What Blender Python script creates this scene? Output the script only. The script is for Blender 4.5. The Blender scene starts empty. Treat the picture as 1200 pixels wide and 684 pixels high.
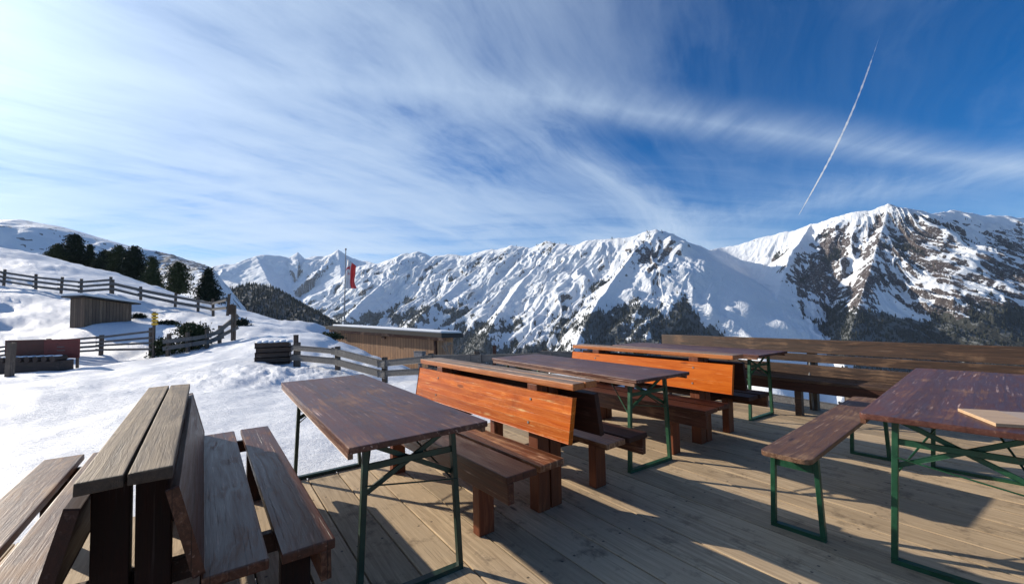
import bpy, bmesh, math, random
import numpy as np
from mathutils import Vector, Matrix
random.seed(7); rng = np.random.default_rng(11)
scn = bpy.context.scene
col = scn.collection
PI = math.pi

# ------------------------------------------------------------------ camera
F, H, PIT, ROL = 495.3, 1.316, .047, -.0221
cp, sp, cr, sr = math.cos(PIT), math.sin(PIT), math.cos(ROL), math.sin(ROL)
fwd = Vector((0, cp, sp)); up0 = Vector((0, -sp, cp)); ex = Vector((1, 0, 0))
right = ex*cr + up0*sr; up = -ex*sr + up0*cr
cd = bpy.data.cameras.new('camera'); cam = bpy.data.objects.new('camera', cd); col.objects.link(cam)
cam.matrix_world = Matrix(((right.x, up.x, -fwd.x, 0), (right.y, up.y, -fwd.y, 0), (right.z, up.z, -fwd.z, H), (0, 0, 0, 1)))
cd.sensor_fit = 'HORIZONTAL'; cd.sensor_width = 36; cd.lens = F/1200*36; cd.clip_start = .05; cd.clip_end = 200000
scn.camera = cam

def W(px, py, Y):
    """world point seen at photo position (px, py) at distance Y straight ahead"""
    xx = (px-600)/F; uu = -(py-342)/F
    X = xx*cr-uu*sr; u = xx*sr+uu*cr
    y = cp-u*sp; z = sp+u*cp
    return (X*Y/y, Y, H+z*Y/y)
def project(x, y, z):
    Z = z-H
    d = y*cp+Z*sp; u = -y*sp+Z*cp
    d = np.maximum(d, 1e-3)
    return 600+F*(x*cr+u*sr)/d, 342-F*(-x*sr+u*cr)/d

# ------------------------------------------------------------------ node helpers
class NT:
    def __init__(s, name):
        s.m = bpy.data.materials.new(name); s.m.use_nodes = True; s.t = s.m.node_tree
        s.t.nodes.clear(); s.out = s.t.nodes.new('ShaderNodeOutputMaterial')
    def n(s, typ, **k):
        nd = s.t.nodes.new('ShaderNode'+typ)
        for a, b in k.items():
            if a == 'inp':
                for i, v in b.items(): s.put(nd.inputs[i], v)
            else: setattr(nd, a, b)
        return nd
    def put(s, sock, v):
        if isinstance(v, bpy.types.NodeSocket): s.t.links.new(v, sock)
        elif isinstance(v, bpy.types.Node): s.t.links.new(v.outputs[0], sock)
        else: sock.default_value = v
    def math(s, op, a, b=0., c=None, clamp=False):
        nd = s.n('Math', operation=op, use_clamp=clamp); s.put(nd.inputs[0], a); s.put(nd.inputs[1], b)
        if c is not None: s.put(nd.inputs[2], c)
        return nd.outputs[0]
    def vmath(s, op, a, b=(0, 0, 0)):
        nd = s.n('VectorMath', operation=op); s.put(nd.inputs[0], a)
        if op == 'SCALE': s.put(nd.inputs['Scale'], b)
        else: s.put(nd.inputs[1], b)
        return nd.outputs[1] if op in ('DOT_PRODUCT', 'LENGTH', 'DISTANCE') else nd.outputs[0]
    def mapr(s, v, a, b, c=0., d=1.):
        nd = s.n('MapRange', clamp=True)
        for i, q in enumerate((v, a, b, c, d)): s.put(nd.inputs[i], q)
        return nd.outputs[0]
    def noise(s, vec, scale, detail=4, rough=.55, dist=0.):
        nd = s.n('TexNoise'); s.put(nd.inputs['Vector'], vec)
        nd.inputs['Scale'].default_value = scale; nd.inputs['Detail'].default_value = detail
        nd.inputs['Roughness'].default_value = rough; nd.inputs['Distortion'].default_value = dist
        return nd.outputs[0]
    def mapping(s, vec, scale=(1, 1, 1), rot=(0, 0, 0), loc=(0, 0, 0)):
        nd = s.n('Mapping'); s.put(nd.inputs[0], vec); nd.inputs['Scale'].default_value = scale
        nd.inputs['Rotation'].default_value = rot; nd.inputs['Location'].default_value = loc
        return nd.outputs[0]
    def mix(s, f, a, b, bt='MIX'):
        nd = s.n('Mix', data_type='RGBA', blend_type=bt); nd.clamp_factor = True
        s.put(nd.inputs[0], f); s.put(nd.inputs[6], a); s.put(nd.inputs[7], b)
        return nd.outputs[2]
    def coord(s, kind='Object'):
        return s.n('TexCoord').outputs[kind]
    def attr(s, name):
        nd = s.n('Attribute'); nd.attribute_name = name; return nd
    def principled(s, color, rough=.6, normal=None, **k):
        b = s.n('BsdfPrincipled'); s.put(b.inputs['Base Color'], color); s.put(b.inputs['Roughness'], rough)
        if normal is not None: s.put(b.inputs['Normal'], normal)
        for a, v in k.items(): s.put(b.inputs[a.replace('_', ' ')], v)
        s.t.links.new(b.outputs[0], s.out.inputs[0]); return b
    def bump(s, h, strength=.5, dist=.01, normal=None):
        b = s.n('Bump'); s.put(b.inputs['Height'], h); b.inputs['Strength'].default_value = strength
        b.inputs['Distance'].default_value = dist
        if normal is not None: s.put(b.inputs['Normal'], normal)
        return b.outputs[0]
def C4(c): return (c[0], c[1], c[2], 1)

def wood(name, dark, light, wear, axis='x', rough=.5, wear_amt=.5, scratch=.4, grain=1., bump=.5, stain=None, coat=0., spec=.5, laths=None, side=None):
    """weathered wood with the grain along one local axis, worn streaks and scratches"""
    t = NT(name); co = t.coord('Object')
    oi = t.n('ObjectInfo'); off = t.vmath('SCALE', (13.1, 7.7, 5.3), oi.outputs['Random'])
    co = t.vmath('ADD', co, off)
    S = {'x': (1.1, 17, 17), 'z': (17, 17, 1.1), 'y': (17, 1.1, 17)}[axis]
    gv = t.mapping(co, tuple(v*grain for v in S))
    warp = t.noise(co, 1.7, 2)
    g1 = t.noise(t.vmath('ADD', gv, t.vmath('SCALE', (1, 1.5, 1.5), warp)), 2.2, 7, .68, .6)
    g2 = t.noise(t.vmath('MULTIPLY', gv, (.7, 5, 5) if axis == 'x' else ((5, 5, .7) if axis == 'z' else (5, .7, 5))), 2., 3, .6)
    big = t.noise(co, 3.1, 5, .6)
    c = t.mix(t.mapr(g1, .32, .68), C4(dark), C4(light))
    wm = t.math('MULTIPLY', t.mapr(t.math('ADD', t.math('MULTIPLY', g1, .6), t.math('MULTIPLY', big, .7)), .78-.25*wear_amt, .95-.25*wear_amt), 1.)
    c = t.mix(wm, c, C4(wear))
    # long thin cracks
    cm = t.mapr(g2, .66, .72)
    c = t.mix(t.math('MULTIPLY', cm, .55), c, C4([v*.25 for v in dark]))
    # pale scratches
    if scratch > 0:
        sv = t.mapping(co, {'x': (1.6, 46, 46), 'z': (46, 46, 1.6), 'y': (46, 1.6, 46)}[axis], rot=(.1, .1, .35))
        s1 = t.noise(sv, 1.6, 2, .5, .3); s2 = t.noise(co, 5., 3, .6)
        sm = t.math('MULTIPLY', t.mapr(s1, .61, .69), t.mapr(s2, .46, .66))
        c = t.mix(t.math('MULTIPLY', sm, scratch), c, C4([min(1, v*1.9+.18) for v in wear]))
    if stain is not None:
        st = t.mapr(t.noise(co, 4.3, 6, .7), .56, .70)
        c = t.mix(t.math('MULTIPLY', st, .6), c, C4(stain))
    if laths:      # narrow glued strips: a groove between each two, (axis, width, dark or pale, strength)
        sx = t.n('SeparateXYZ'); t.put(sx.inputs[0], t.coord('Object'))
        a_ = t.math('ADD', t.math('DIVIDE', sx.outputs['xyz'.index(laths[0])], laths[1]), t.math('MULTIPLY', t.noise(co, 2.2, 2), .35))
        fl = t.math('FLOOR', a_); fr = t.math('FRACT', a_); wn = t.n('TexWhiteNoise', noise_dimensions='1D'); t.put(wn.inputs['W'], fl)
        ln = t.mapr(t.math('ABSOLUTE', t.math('SUBTRACT', fr, .5)), .455, .485)
        c = t.mix(.85, c, t.mix(wn.outputs[0], (.72, .72, .72, 1), (1.18, 1.18, 1.18, 1)), 'MULTIPLY')
        lm = t.math('MULTIPLY', t.math('MULTIPLY', ln, t.mapr(t.noise(co, 6., 4, .7), .38, .60, .15, 1.)), laths[3])
        c = t.mix(lm, c, C4([min(1, v*1.25+.12) for v in wear]) if laths[2] == 'pale' else C4([v*.3 for v in dark]))
    # knots
    vo = t.n('TexVoronoi'); t.put(vo.inputs['Vector'], t.mapping(co, {'x': (1.9, 7, 7), 'z': (7, 7, 1.9), 'y': (7, 1.9, 7)}[axis])); vo.inputs['Scale'].default_value = 1.
    kn = t.mapr(vo.outputs['Distance'], .07, .12, 1, 0)
    c = t.mix(t.math('MULTIPLY', kn, .7), c, C4([v*.3 for v in dark]))
    if side is not None:     # varnish survives on the edges, the top face is weathered
        gs = t.n('SeparateXYZ'); t.put(gs.inputs[0], t.n('NewGeometry').outputs['True Normal'])
        c = t.mix(t.mapr(t.math('ADD', gs.outputs[2], t.math('MULTIPLY', t.math('SUBTRACT', big, .5), .8)), .25, .75), t.mix(t.mapr(g1, .35, .65), C4(side[0]), C4(side[1])), c)
    r = t.mapr(t.math('ADD', g1, t.math('MULTIPLY', wm, .3)), .3, .9, rough-.1, rough+.2)
    h = t.math('SUBTRACT', t.math('ADD', g1, t.math('MULTIPLY', g2, .35)), t.math('MULTIPLY', cm, .7))
    t.principled(c, r, t.bump(h, bump, .004), Specular_IOR_Level=spec, Coat_Weight=coat, Coat_Roughness=.25)
    return t.m

def simple(name, c1, c2, scale=8, rough=.6, metal=0., bump=.2, **k):
    t = NT(name); co = t.coord('Object'); n = t.noise(co, scale, 6, .65)
    t.principled(t.mix(t.mapr(n, .35, .68), C4(c1), C4(c2)), t.mapr(n, .3, .7, rough-.1, rough+.15), t.bump(n, bump, .003), Metallic=metal, **k)
    return t.m

M = {}
M['orange'] = wood('orange_varnish', (.38, .062, .004), (.60, .145, .008), (.74, .32, .09), spec=.16, rough=.42, wear_amt=.04, scratch=.6, stain=(.28, .05, .004), bump=.45, laths=('z', .047, 'pale', .30))
M['orange_smooth'] = wood('smooth_orange_varnish', (.43, .075, .002), (.60, .140, .004), (.66, .22, .03), spec=.16, rough=.42, wear_amt=.05, scratch=.25, bump=.3)
M['shaded_post'] = wood('shaded_post_wood', (.013, .005, .003), (.030, .010, .006), (.06, .022, .014), axis='z', rough=.7, spec=.2, wear_amt=.2, scratch=.1, bump=.4)  # near-black: shade under the end-on bench is put into the wood colour
M['stain'] = wood('brown_stained_wood', (.055, .017, .009), (.125, .040, .020), (.24, .11, .055), spec=.3, rough=.42, wear_amt=.35, scratch=.5, bump=.6, laths=('y', .052, 'dark', .9))
M['stain_orange'] = wood('worn_orange_brown_wood', (.10, .03, .012), (.20, .062, .02), (.42, .22, .10), rough=.40, wear_amt=.5, scratch=.6, bump=.6, laths=('y', .052, 'pale', .6))
M['post'] = wood('post_wood', (.095, .024, .009), (.19, .052, .018), (.26, .095, .04), axis='z', spec=.3, rough=.55, wear_amt=.2, scratch=.2, bump=.4)
M['dark_board'] = wood('dark_brown_board', (.026, .010, .007), (.060, .022, .013), (.11, .045, .028), spec=.25, rough=.6, wear_amt=.2, scratch=.15, bump=.4)
M['grey_board'] = wood('weathered_shelf_wood', (.15, .105, .064), (.34, .255, .165), (.42, .33, .23), spec=.25, rough=.65, wear_amt=.4, scratch=.2, bump=.9, laths=('y', .038, 'dark', .7), side=((.045, .03, .022), (.09, .06, .04)))
M['shelf'] = wood('weathered_orange_shelf', (.21, .115, .055), (.34, .21, .115), (.42, .32, .22), rough=.5, wear_amt=.55, scratch=.5, bump=.7, laths=('y', .034, 'dark', .6), side=((.30, .075, .012), (.50, .16, .03)))
M['table'] = wood('purple_brown_table_wood', (.075, .027, .019), (.135, .052, .036), (.25, .135, .085), rough=.42, spec=.3, wear_amt=.42, scratch=.75, bump=.35, stain=(.042, .016, .012), laths=('y', .118, 'dark', .35))
M['rim'] = wood('worn_table_rim', (.10, .04, .02), (.20, .085, .045), (.33, .19, .12), rough=.5, wear_amt=.4, scratch=.3, bump=.4)
M['bench_top'] = wood('worn_bench_wood', (.085, .040, .022), (.18, .092, .052), (.30, .185, .11), spec=.3, rough=.5, wear_amt=.45, scratch=.5, bump=.6, stain=(.05, .028, .02))
M['old'] = wood('old_dark_slat', (.020, .011, .007), (.070, .032, .016), (.19, .11, .06), rough=.6, wear_amt=.35, scratch=.15, bump=.8)
M['fence'] = wood('grey_fence_wood', (.075, .072, .07), (.165, .155, .145), (.22, .205, .19), rough=.8, wear_amt=.4, scratch=0, bump=1.)
M['fence_post'] = wood('fence_post_wood', (.065, .05, .04), (.16, .12, .09), (.22, .18, .14), axis='z', rough=.8, wear_amt=.3, scratch=0, bump=1.)
M['menu'] = wood('pale_plywood', (.46, .30, .17), (.56, .39, .24), (.60, .45, .30), rough=.5, wear_amt=.2, scratch=0, bump=.1)
M['menu_grey'] = wood('faded_plywood', (.42, .31, .23), (.50, .38, .28), (.55, .43, .33), rough=.5, wear_amt=.2, scratch=0, bump=.1)
M['log'] = wood('dark_timber', (.035, .025, .02), (.09, .06, .045), (.15, .11, .085), rough=.8, wear_amt=.3, scratch=0, bump=1.)
M['red_dark'] = wood('red_brown_board', (.05, .014, .010), (.10, .026, .018), (.13, .045, .03), rough=.6, wear_amt=.3, scratch=.1, bump=.6)
M['red_board'] = wood('faded_red_board', (.10, .018, .014), (.20, .035, .028), (.22, .06, .05), rough=.6, wear_amt=.3, scratch=.2, bump=.6)
def metal(name, c1, c2):
    t = NT(name); co = t.coord('Object'); n = t.noise(co, 14, 7, .7); r = t.noise(co, 5, 6, .7)
    c = t.mix(t.mapr(n, .35, .65), C4(c1), C4(c2)); rust = t.mapr(r, .62, .70)
    c = t.mix(t.math('MULTIPLY', rust, .7), c, (.07, .03, .015, 1))
    t.principled(c, t.mapr(n, .3, .7, .32, .55), t.bump(n, .25, .002), Specular_IOR_Level=.5); return t.m
M['green'] = metal('green_enamel', (.006, .045, .020), (.012, .085, .038))
M['dark_green'] = metal('dark_green_enamel', (.008, .022, .016), (.015, .045, .028))
M['steel'] = metal('dull_steel', (.10, .10, .10), (.2, .2, .2))
M['roof'] = simple('dark_roofing', (.022, .02, .02), (.05, .045, .04), 6, .7)
M['bark'] = simple('bark', (.045, .032, .024), (.10, .075, .055), 9, .9, bump=.8)
M['flag_red'] = simple('red_flag_cloth', (.66, .05, .05), (.74, .09, .08), 6, .8)
M['flag_white'] = simple('white_flag_cloth', (.68, .66, .66), (.78, .77, .77), 6, .8)
M['yellow'] = simple('yellow_sign_paint', (.62, .36, .02), (.75, .47, .04), 9, .5)
M['grey_pole'] = simple('grey_pole', (.12, .12, .13), (.25, .25, .26), 9, .5)

# plank walls of the barn and the hut: vertical boards, each with its own tone
def plank_wall(name, dark, light, tone, width=.16):
    t = NT(name); co = t.coord('Object'); sx = t.n('SeparateXYZ'); t.put(sx.inputs[0], co)
    a = t.math('DIVIDE', t.math('ADD', sx.outputs[0], sx.outputs[1]), width)
    fl = t.math('FLOOR', a); wn = t.n('TexWhiteNoise', noise_dimensions='1D'); t.put(wn.inputs['W'], fl)
    fr = t.math('FRACT', a); gap = t.math('ADD', t.mapr(fr, 0, .09, 1, 0), t.mapr(fr, .93, 1., 0, 1))
    g = t.noise(t.mapping(co, (14, 14, 1.0)), 2., 7, .7, .4)
    c = t.mix(t.mapr(g, .3, .7), C4(dark), C4(light))
    c = t.mix(t.math('MULTIPLY', wn.outputs[0], .75), c, C4(tone))
    c = t.mix(gap, c, C4([v*.12 for v in dark]))
    t.principled(c, .75, t.bump(t.math('SUBTRACT', g, t.math('MULTIPLY', gap, 1.5)), .8, .02)); return t.m
M['barn_wall'] = plank_wall('barn_planks', (.30, .15, .07), (.56, .32, .165), (.27, .145, .08), .19)
M['hut_wall'] = plank_wall('hut_planks', (.12, .075, .048), (.30, .20, .125), (.09, .058, .04), .17)

def snow_mat(name, trampled=True):
    t = NT(name); co = t.coord('Object')
    n1 = t.noise(co, .9, 6, .6); n2 = t.noise(co, 7., 7, .7); n3 = t.noise(co, 55., 4, .6)
    tr = t.noise(t.mapping(co, (.9, 5., 1.), rot=(0, 0, .5)), 2.2, 6, .72)
    c = t.mix(t.mapr(n2, .3, .7), (.70, .73, .78, 1), (.83, .84, .86, 1))
    dirt = t.mapr(t.noise(co, 2.3, 8, .8), .64, .76)
    c = t.mix(t.math('MULTIPLY', dirt, .25), c, (.45, .40, .34, 1))
    h = t.math('ADD', t.math('MULTIPLY', n2, .55), t.math('MULTIPLY', tr, .7))
    h = t.math('ADD', h, t.math('MULTIPLY', n3, .22))
    t.principled(c, .55, t.bump(h, .8, .07 if trampled else .05), Specular_IOR_Level=.35)
    return t.m
M['snow'] = snow_mat('trampled_snow')
M['snow_soft'] = simple('settled_snow', (.76, .79, .82), (.85, .86, .88), 5, .5, bump=.5)

# ------------------------------------------------------------------ mesh helpers
def link(name, me, m=None, parent=None, smooth=False):
    o = bpy.data.objects.new(name, me); col.objects.link(o)
    if m is not None: me.materials.append(m)
    if parent is not None: o.parent = parent
    if smooth: me.polygons.foreach_set('use_smooth', [True]*len(me.polygons))
    return o
class MB:
    """collects shapes into one mesh"""
    def __init__(s): s.bm = bmesh.new()
    def box(s, x0, x1, y0, y1, z0, z1, bev=.004, jit=0.):
        b = bmesh.new(); r = bmesh.ops.create_cube(b, size=1)
        for v in b.verts:
            v.co = Vector(((x0+x1)/2+v.co.x*(x1-x0), (y0+y1)/2+v.co.y*(y1-y0), (z0+z1)/2+v.co.z*(z1-z0)))
            if jit: v.co += Vector([random.uniform(-jit, jit) for _ in range(3)])
        s._add(b, bev); return s
    def _add(s, b, bev, M4=None, seg=2):
        if bev: bmesh.ops.bevel(b, geom=b.edges[:], offset=bev, segments=seg, affect='EDGES', profile=.6)
        if M4 is not None: b.transform(M4)
        me = bpy.data.meshes.new('t'); b.to_mesh(me); b.free(); s.bm.from_mesh(me); bpy.data.meshes.remove(me)
    def bar(s, p, q, w, t, upv=(0, 0, 1), bev=.002, seg=1):
        """box-section bar from p to q, w across, t along upv"""
        p = Vector(p); q = Vector(q); d = q-p; L = d.length; d.normalize(); u = Vector(upv)
        sd = d.cross(u)
        if sd.length < 1e-4: sd = d.cross(Vector((1, 0, 0)))
        sd.normalize(); u = sd.cross(d).normalized()
        b = bmesh.new(); bmesh.ops.create_cube(b, size=1)
        m = Matrix(((d.x*L, sd.x*w, u.x*t, 0), (d.y*L, sd.y*w, u.y*t, 0), (d.z*L, sd.z*w, u.z*t, 0), (0, 0, 0, 1)))
        b.transform(m); 
        c = (p+q)/2; b.transform(Matrix.Translation(c)); s._add(b, bev, seg=seg); return s
    def tube(s, pts, r, n=8, r2=None):
        for i in range(len(pts)-1):
            p = Vector(pts[i]); q = Vector(pts[i+1]); d = q-p
            ra = r if r2 is None else r+(r2-r)*i/(len(pts)-1); rb = r if r2 is None else r+(r2-r)*(i+1)/(len(pts)-1)
            b = bmesh.new(); bmesh.ops.create_cone(b, cap_ends=True, segments=n, radius1=ra, radius2=rb, depth=d.length)
            b.transform(Matrix.Translation((p+q)/2) @ d.to_track_quat('Z', 'Y').to_matrix().to_4x4()); s._add(b, 0)
        return s
    def prism(s, outline, z0, z1, bev=.004, M4=None):
        b = bmesh.new(); vs = [b.verts.new((x, y, z0)) for x, y in outline]; f = b.faces.new(vs)
        r = bmesh.ops.extrude_face_region(b, geom=[f])
        for v in r['geom']:
            if isinstance(v, bmesh.types.BMVert): v.co.z = z1
        bmesh.ops.recalc_face_normals(b, faces=b.faces[:]); s._add(b, bev, M4); return s
    def build(s, name, m, parent=None, smooth=False):
        me = bpy.data.meshes.new(name); s.bm.to_mesh(me); s.bm.free(); return link(name, me, m, parent, smooth)
def empty(name, loc, rz=0, label=None, cat=None, group=None):
    o = bpy.data.objects.new(name, None); col.objects.link(o); o.location = loc; o.rotation_euler = (0, 0, rz)
    o.empty_display_size = .2
    if label: o['label'] = label; o['category'] = cat
    if group: o['group'] = group
    return o
def tag(o, label, cat, group=None):
    o['label'] = label; o['category'] = cat
    if group: o['group'] = group
    return o
def structure(o): o['kind'] = 'structure'; return o
def mesh_np(name, verts, faces, m, smooth=True, attrs=None):
    me = bpy.data.meshes.new(name); verts = np.asarray(verts, np.float32); faces = np.asarray(faces, np.int32)
    k = faces.shape[1]; me.vertices.add(len(verts)); me.vertices.foreach_set('co', verts.ravel())
    me.loops.add(faces.size); me.loops.foreach_set('vertex_index', faces.ravel())
    me.polygons.add(len(faces)); me.polygons.foreach_set('loop_start', np.arange(0, faces.size, k, dtype=np.int32))
    me.polygons.foreach_set('use_smooth', np.full(len(faces), smooth)); me.update(calc_edges=True)
    for n, a in (attrs or {}).items():
        at = me.attributes.new(n, 'FLOAT', 'POINT'); at.data.foreach_set('value', np.asarray(a, np.float32).ravel())
    o = bpy.data.objects.new(name, me); col.objects.link(o)
    if m is not None: me.materials.append(m)
    return o
def grid_faces(nr, nc):
    i = np.arange(nr-1)[:, None]*nc+np.arange(nc-1)[None, :]
    return np.stack([i, i+1, i+nc+1, i+nc], -1).reshape(-1, 4)

# numpy gradient noise
_perm = rng.permutation(512); _perm = np.r_[_perm, _perm, _perm]
_ang = rng.uniform(0, 2*PI, 512)
def pnoise(x, y):
    xi = np.floor(x).astype(int); yi = np.floor(y).astype(int); xf = x-xi; yf = y-yi
    def g(ix, iy, dx, dy):
        h = _perm[(_perm[ix & 511]+iy) & 511] & 511; a = _ang[h]; return np.cos(a)*dx+np.sin(a)*dy
    u = xf**3*(xf*(xf*6-15)+10); v = yf**3*(yf*(yf*6-15)+10)
    a = g(xi, yi, xf, yf); b = g(xi+1, yi, xf-1, yf); c = g(xi, yi+1, xf, yf-1); d = g(xi+1, yi+1, xf-1, yf-1)
    return 1.5*((a+(b-a)*u)*(1-v)+(c+(d-c)*u)*v)
def fbm(x, y, o=5, g=.5):
    s = 0; a = 1.
    for i in range(o): s = s+a*pnoise(x+i*17.3, y+i*9.1); x = x*2.03; y = y*2.03; a *= g
    return s
def ridged(x, y, o=5, g=.5):
    s = 0; a = 1.; w = 1.
    for i in range(o):
        n = (1-np.abs(pnoise(x+i*31.7, y+i*11.3)))**2; s = s+a*n*w; w = np.clip(n*1.6, 0, 1); x = x*2.1; y = y*2.1; a *= g
    return s
def sstep(x, a, b): t = np.clip((x-a)/(b-a), 0, 1); return t*t*(3-2*t)

# ------------------------------------------------------------------ wooden double benches
U = np.array([-.581, .814]); V = np.array([.814, .581])      # along the deck boards / across them
def double_bench(name_label, pos, ang, L, d, mats, seat_mats, pm='post'):
    """two seats back to back, slanted backrests and a shelf on top; local x runs along the bench, near end at x = 0"""
    t = empty('double_bench', (pos[0], pos[1], 0), ang, name_label, 'double bench', 'wooden double benches on the deck')
    ws, zs = d['ws'], d['zs']; th = .04
    m = MB(); m.box(0, L, .004, ws, zs-th, zs, .005, .002); m.box(0, L, -ws, -.004, zs-th, zs, .005, .002); m.build('shelf', M[mats[0]], t)
    for s in (1, -1):          # s = +1 is the side facing left / the camera
        p0 = (0, s*d['vbb'], d['zbb']); p1 = (0, s*d['vbt'], d['zbt'])
        dy, dz = p1[1]-p0[1], p1[2]-p0[2]; ln = math.hypot(dy, dz); n = (0, dz/ln*s, -dy/ln*s)
        mb = MB(); k = 1
        c = Vector((0, (p0[1]+p1[1])/2, (p0[2]+p1[2])/2))-Vector(n)*.014
        mb.bar(c+Vector((0, 0, 0)), c+Vector((L, 0, 0)), ln if False else .028, ln, upv=(0, dy, dz), bev=.004, seg=2)
        mb.build('backrest', M[mats[1] if s == 1 else mats[2]], t)
        if s == 1:
            for xb in (d['ui']+.037, L-d['ui']-.053):
                for fb in (.22, .78):
                    pb = Vector((xb, p0[1]+dy*fb, p0[2]+dz*fb)); nn = Vector(n)
                    MB().tube([pb-nn*.002, pb+nn*.004], .008, 10).build('bolt', M['steel'], t)
        zt = d['zse']
        sm = MB(); sm.box(0, L, min(s*d['s1'], s*d['s2']), max(s*d['s1'], s*d['s2']), zt-.038, zt, .006, .002)
        sm.box(.005, L-.008, min(s*d['s3'], s*d['s4']), max(s*d['s3'], s*d['s4']), zt-.038, zt, .006, .002)
        so_ = sm.build('seat', M[seat_mats[0] if s == 1 else seat_mats[1]], t)
        if len(seat_mats) > 2:
            so_.data.materials.append(M[seat_mats[2]])
            for f in so_.data.polygons: f.material_index = int(abs(f.center.y) < (d['s2']+d['s3'])/2)
        y1 = s*(d['s1']-.012); y0 = s*(d['s1']-.05)
        a = MB(); a.box(.004, L-.004, min(y0, y1), max(y0, y1), zt-.15, zt-.0385, .005, .002); a.build('apron', M['stain'], t)
    for x0 in (d['ui'], L-d['ui']-.09):
        for s in (1, -1):
            a = MB(); a.box(x0, x0+.07, min(s*(d['s1']-.16), s*(d['s1']-.05)), max(s*(d['s1']-.16), s*(d['s1']-.05)), 0, zt-.039, .005, .002); a.build('post', M[pm], t)
            a = MB(); a.box(x0-.005, x0+.09, min(s*.008, s*.105), max(s*.008, s*.105), 0, zs-th-.001, .005, .002); a.build('post', M[pm], t)
            a = MB(); a.box(x0+.091, x0+.131, min(s*.0, s*(d['s1']-.052)), max(s*.0, s*(d['s1']-.052)), zt-.12, zt-.0395, .004); a.build('crossbeam', M['dark_board'], t)
            a = MB(); yb = s*(d['vbt']-.034)
            a.box(x0+.02, x0+.055, min(yb-.014, yb+.014), max(yb-.014, yb+.014), d['zbt']-.12, zs-th-.0005, .003); a.build('bracket', M['shelf'], t)
    return t
DB = dict(zs=.874, ws=.104, vbt=.112, zbt=.793, vbb=.158, zbb=.529, zse=.456, s1=.621, s2=.412, s3=.381, s4=.19, ui=.34)
DA = dict(zs=.846, ws=.114, vbt=.128, zbt=.774, vbb=.2, zbb=.48, zse=.458, s1=.611, s2=.427, s3=.388, s4=.192, ui=.2)
double_bench('nearest wooden double bench, seen end on, with grey weathered shelf and purple brown seats', (-1.2, 1.321), 2.201, 2.132, DA, ('grey_board', 'dark_board', 'stain'), ('bench_top', 'stain'), 'shaded_post')
double_bench('wooden double bench with scratched bright orange backrest right of the front brown table', (.438, 2.625), 2.238, 2.05, DB, ('shelf', 'orange', 'dark_board'), ('stain', 'dark_board', 'stain_orange'))
double_bench('farther wooden double bench with smooth orange backrest behind the second brown table', (2.078, 3.933), 2.222, 2.027, DB, ('shelf', 'orange_smooth', 'dark_board'), ('stain', 'dark_board'))

# ------------------------------------------------------------------ folding beer tables
def rounded(x0, x1, y0, y1, r, n=4):
    o = []
    for cx, cy, a in ((x1-r, y1-r, 0), (x0+r, y1-r, 90), (x0+r, y0+r, 180), (x1-r, y0+r, 270)):
        for k in range(n+1): o.append((cx+r*math.cos(math.radians(a+90*k/n)), cy+r*math.sin(math.radians(a+90*k/n))))
    return o
def folding(kind, label, cat, pos, ang, L, w, h, ins, sp, frame_mat, top_mat, group, xb=True, rad=.012, slope=0.):
    t = empty(kind, (pos[0], pos[1], 0), ang, label, cat, group)
    th = .028
    MB().prism(rounded(-L/2, L/2, -w/2, w/2, rad), h-th, h, .005).build('bench_plank' if cat == 'bench' else 'tabletop', M[top_mat], t)
    if cat != 'bench':
        e = MB()
        for s in (1, -1): e.bar((-L/2+.03, s*(w/2-.012), h-th-.014), (L/2-.03, s*(w/2-.012), h-th-.014), .018, .026)
        e.build('apron', M['rim'], t)
    fm = M[frame_mat]; tw = sp*.86; zt = h-th-.001
    for s in (1, -1):
        x = s*(L/2-ins)
        fr = empty('leg_frame', (0, 0, 0)); fr.parent = t
        for q in (1, -1):
            MB().bar((x, q*tw, zt), (x, q*sp, .012), .026, .032, upv=(1, 0, 0)).build('leg', fm, fr)
        MB().bar((x, -sp-.012, .0135), (x, sp+.012, .0135), .034, .024).build('foot_bar', fm, fr)
        zc = h*.80 if cat != 'bench' else h*.82
        MB().bar((x, -tw*1.01, zc), (x, tw*1.01, zc), .008, .030 if cat != 'bench' else .06).build('crossbar', fm, fr)
        MB().bar((x-s*.002, -tw, zt-.015), (x-s*.002, tw, zt-.015), .03, .012).build('hinge_bar', fm, fr)
        b = MB()
        if cat != 'bench':
            # folding stays: V pair from the legs up to the underside, and a thin rod
            xin = x-s*.42
            b.bar((x-s*.012, tw*1.03, h*.64), (x-s*.02, -tw*.9, zt-.03), .006, .024)
            b.bar((x-s*.022, -tw*1.03, h*.64), (x-s*.03, tw*.9, zt-.03), .006, .024)
            b.tube([(x-s*.005, tw*1.06, h*.58), (xin, tw*.25, zt-.012)], .005, 6)
            b.tube([(x-s*.005, -tw*1.06, h*.58), (xin, -tw*.25, zt-.012)], .005, 6)
            b.tube([(x+s*.018, -tw*1.08, h*.60), (x+s*.018, tw*1.02, h*.70)], .004, 6)
            b.bar((xin, -tw*.3, zt-.01), (xin, tw*.3, zt-.01), .03, .01)
        else:
            xin = x-s*.25
            b.tube([(x, tw*.95, zc), (xin, 0, zt-.01)], .006, 6); b.tube([(x, -tw*.95, zc), (xin, 0, zt-.01)], .006, 6)
            b.bar((xin, -tw*.5, zt-.006), (xin, tw*.5, zt-.006), .02, .008)
        b.build('stay', fm, fr)
    return t
TG = 'brown folding beer tables on the deck'
folding('beer_table', 'scratched purple brown folding table at the front, between the end-on bench and the orange one', 'folding table', (-1.042, 2.863), 2.184, 2.2, .675, .77, .175, .255, 'dark_green', 'table', TG)
folding('beer_table', 'middle brown folding table with a green leg, behind the scratched orange bench', 'folding table', (.623, 4.387), 2.155, 2.2, .675, .77, .175, .255, 'green', 'table', TG)
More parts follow.
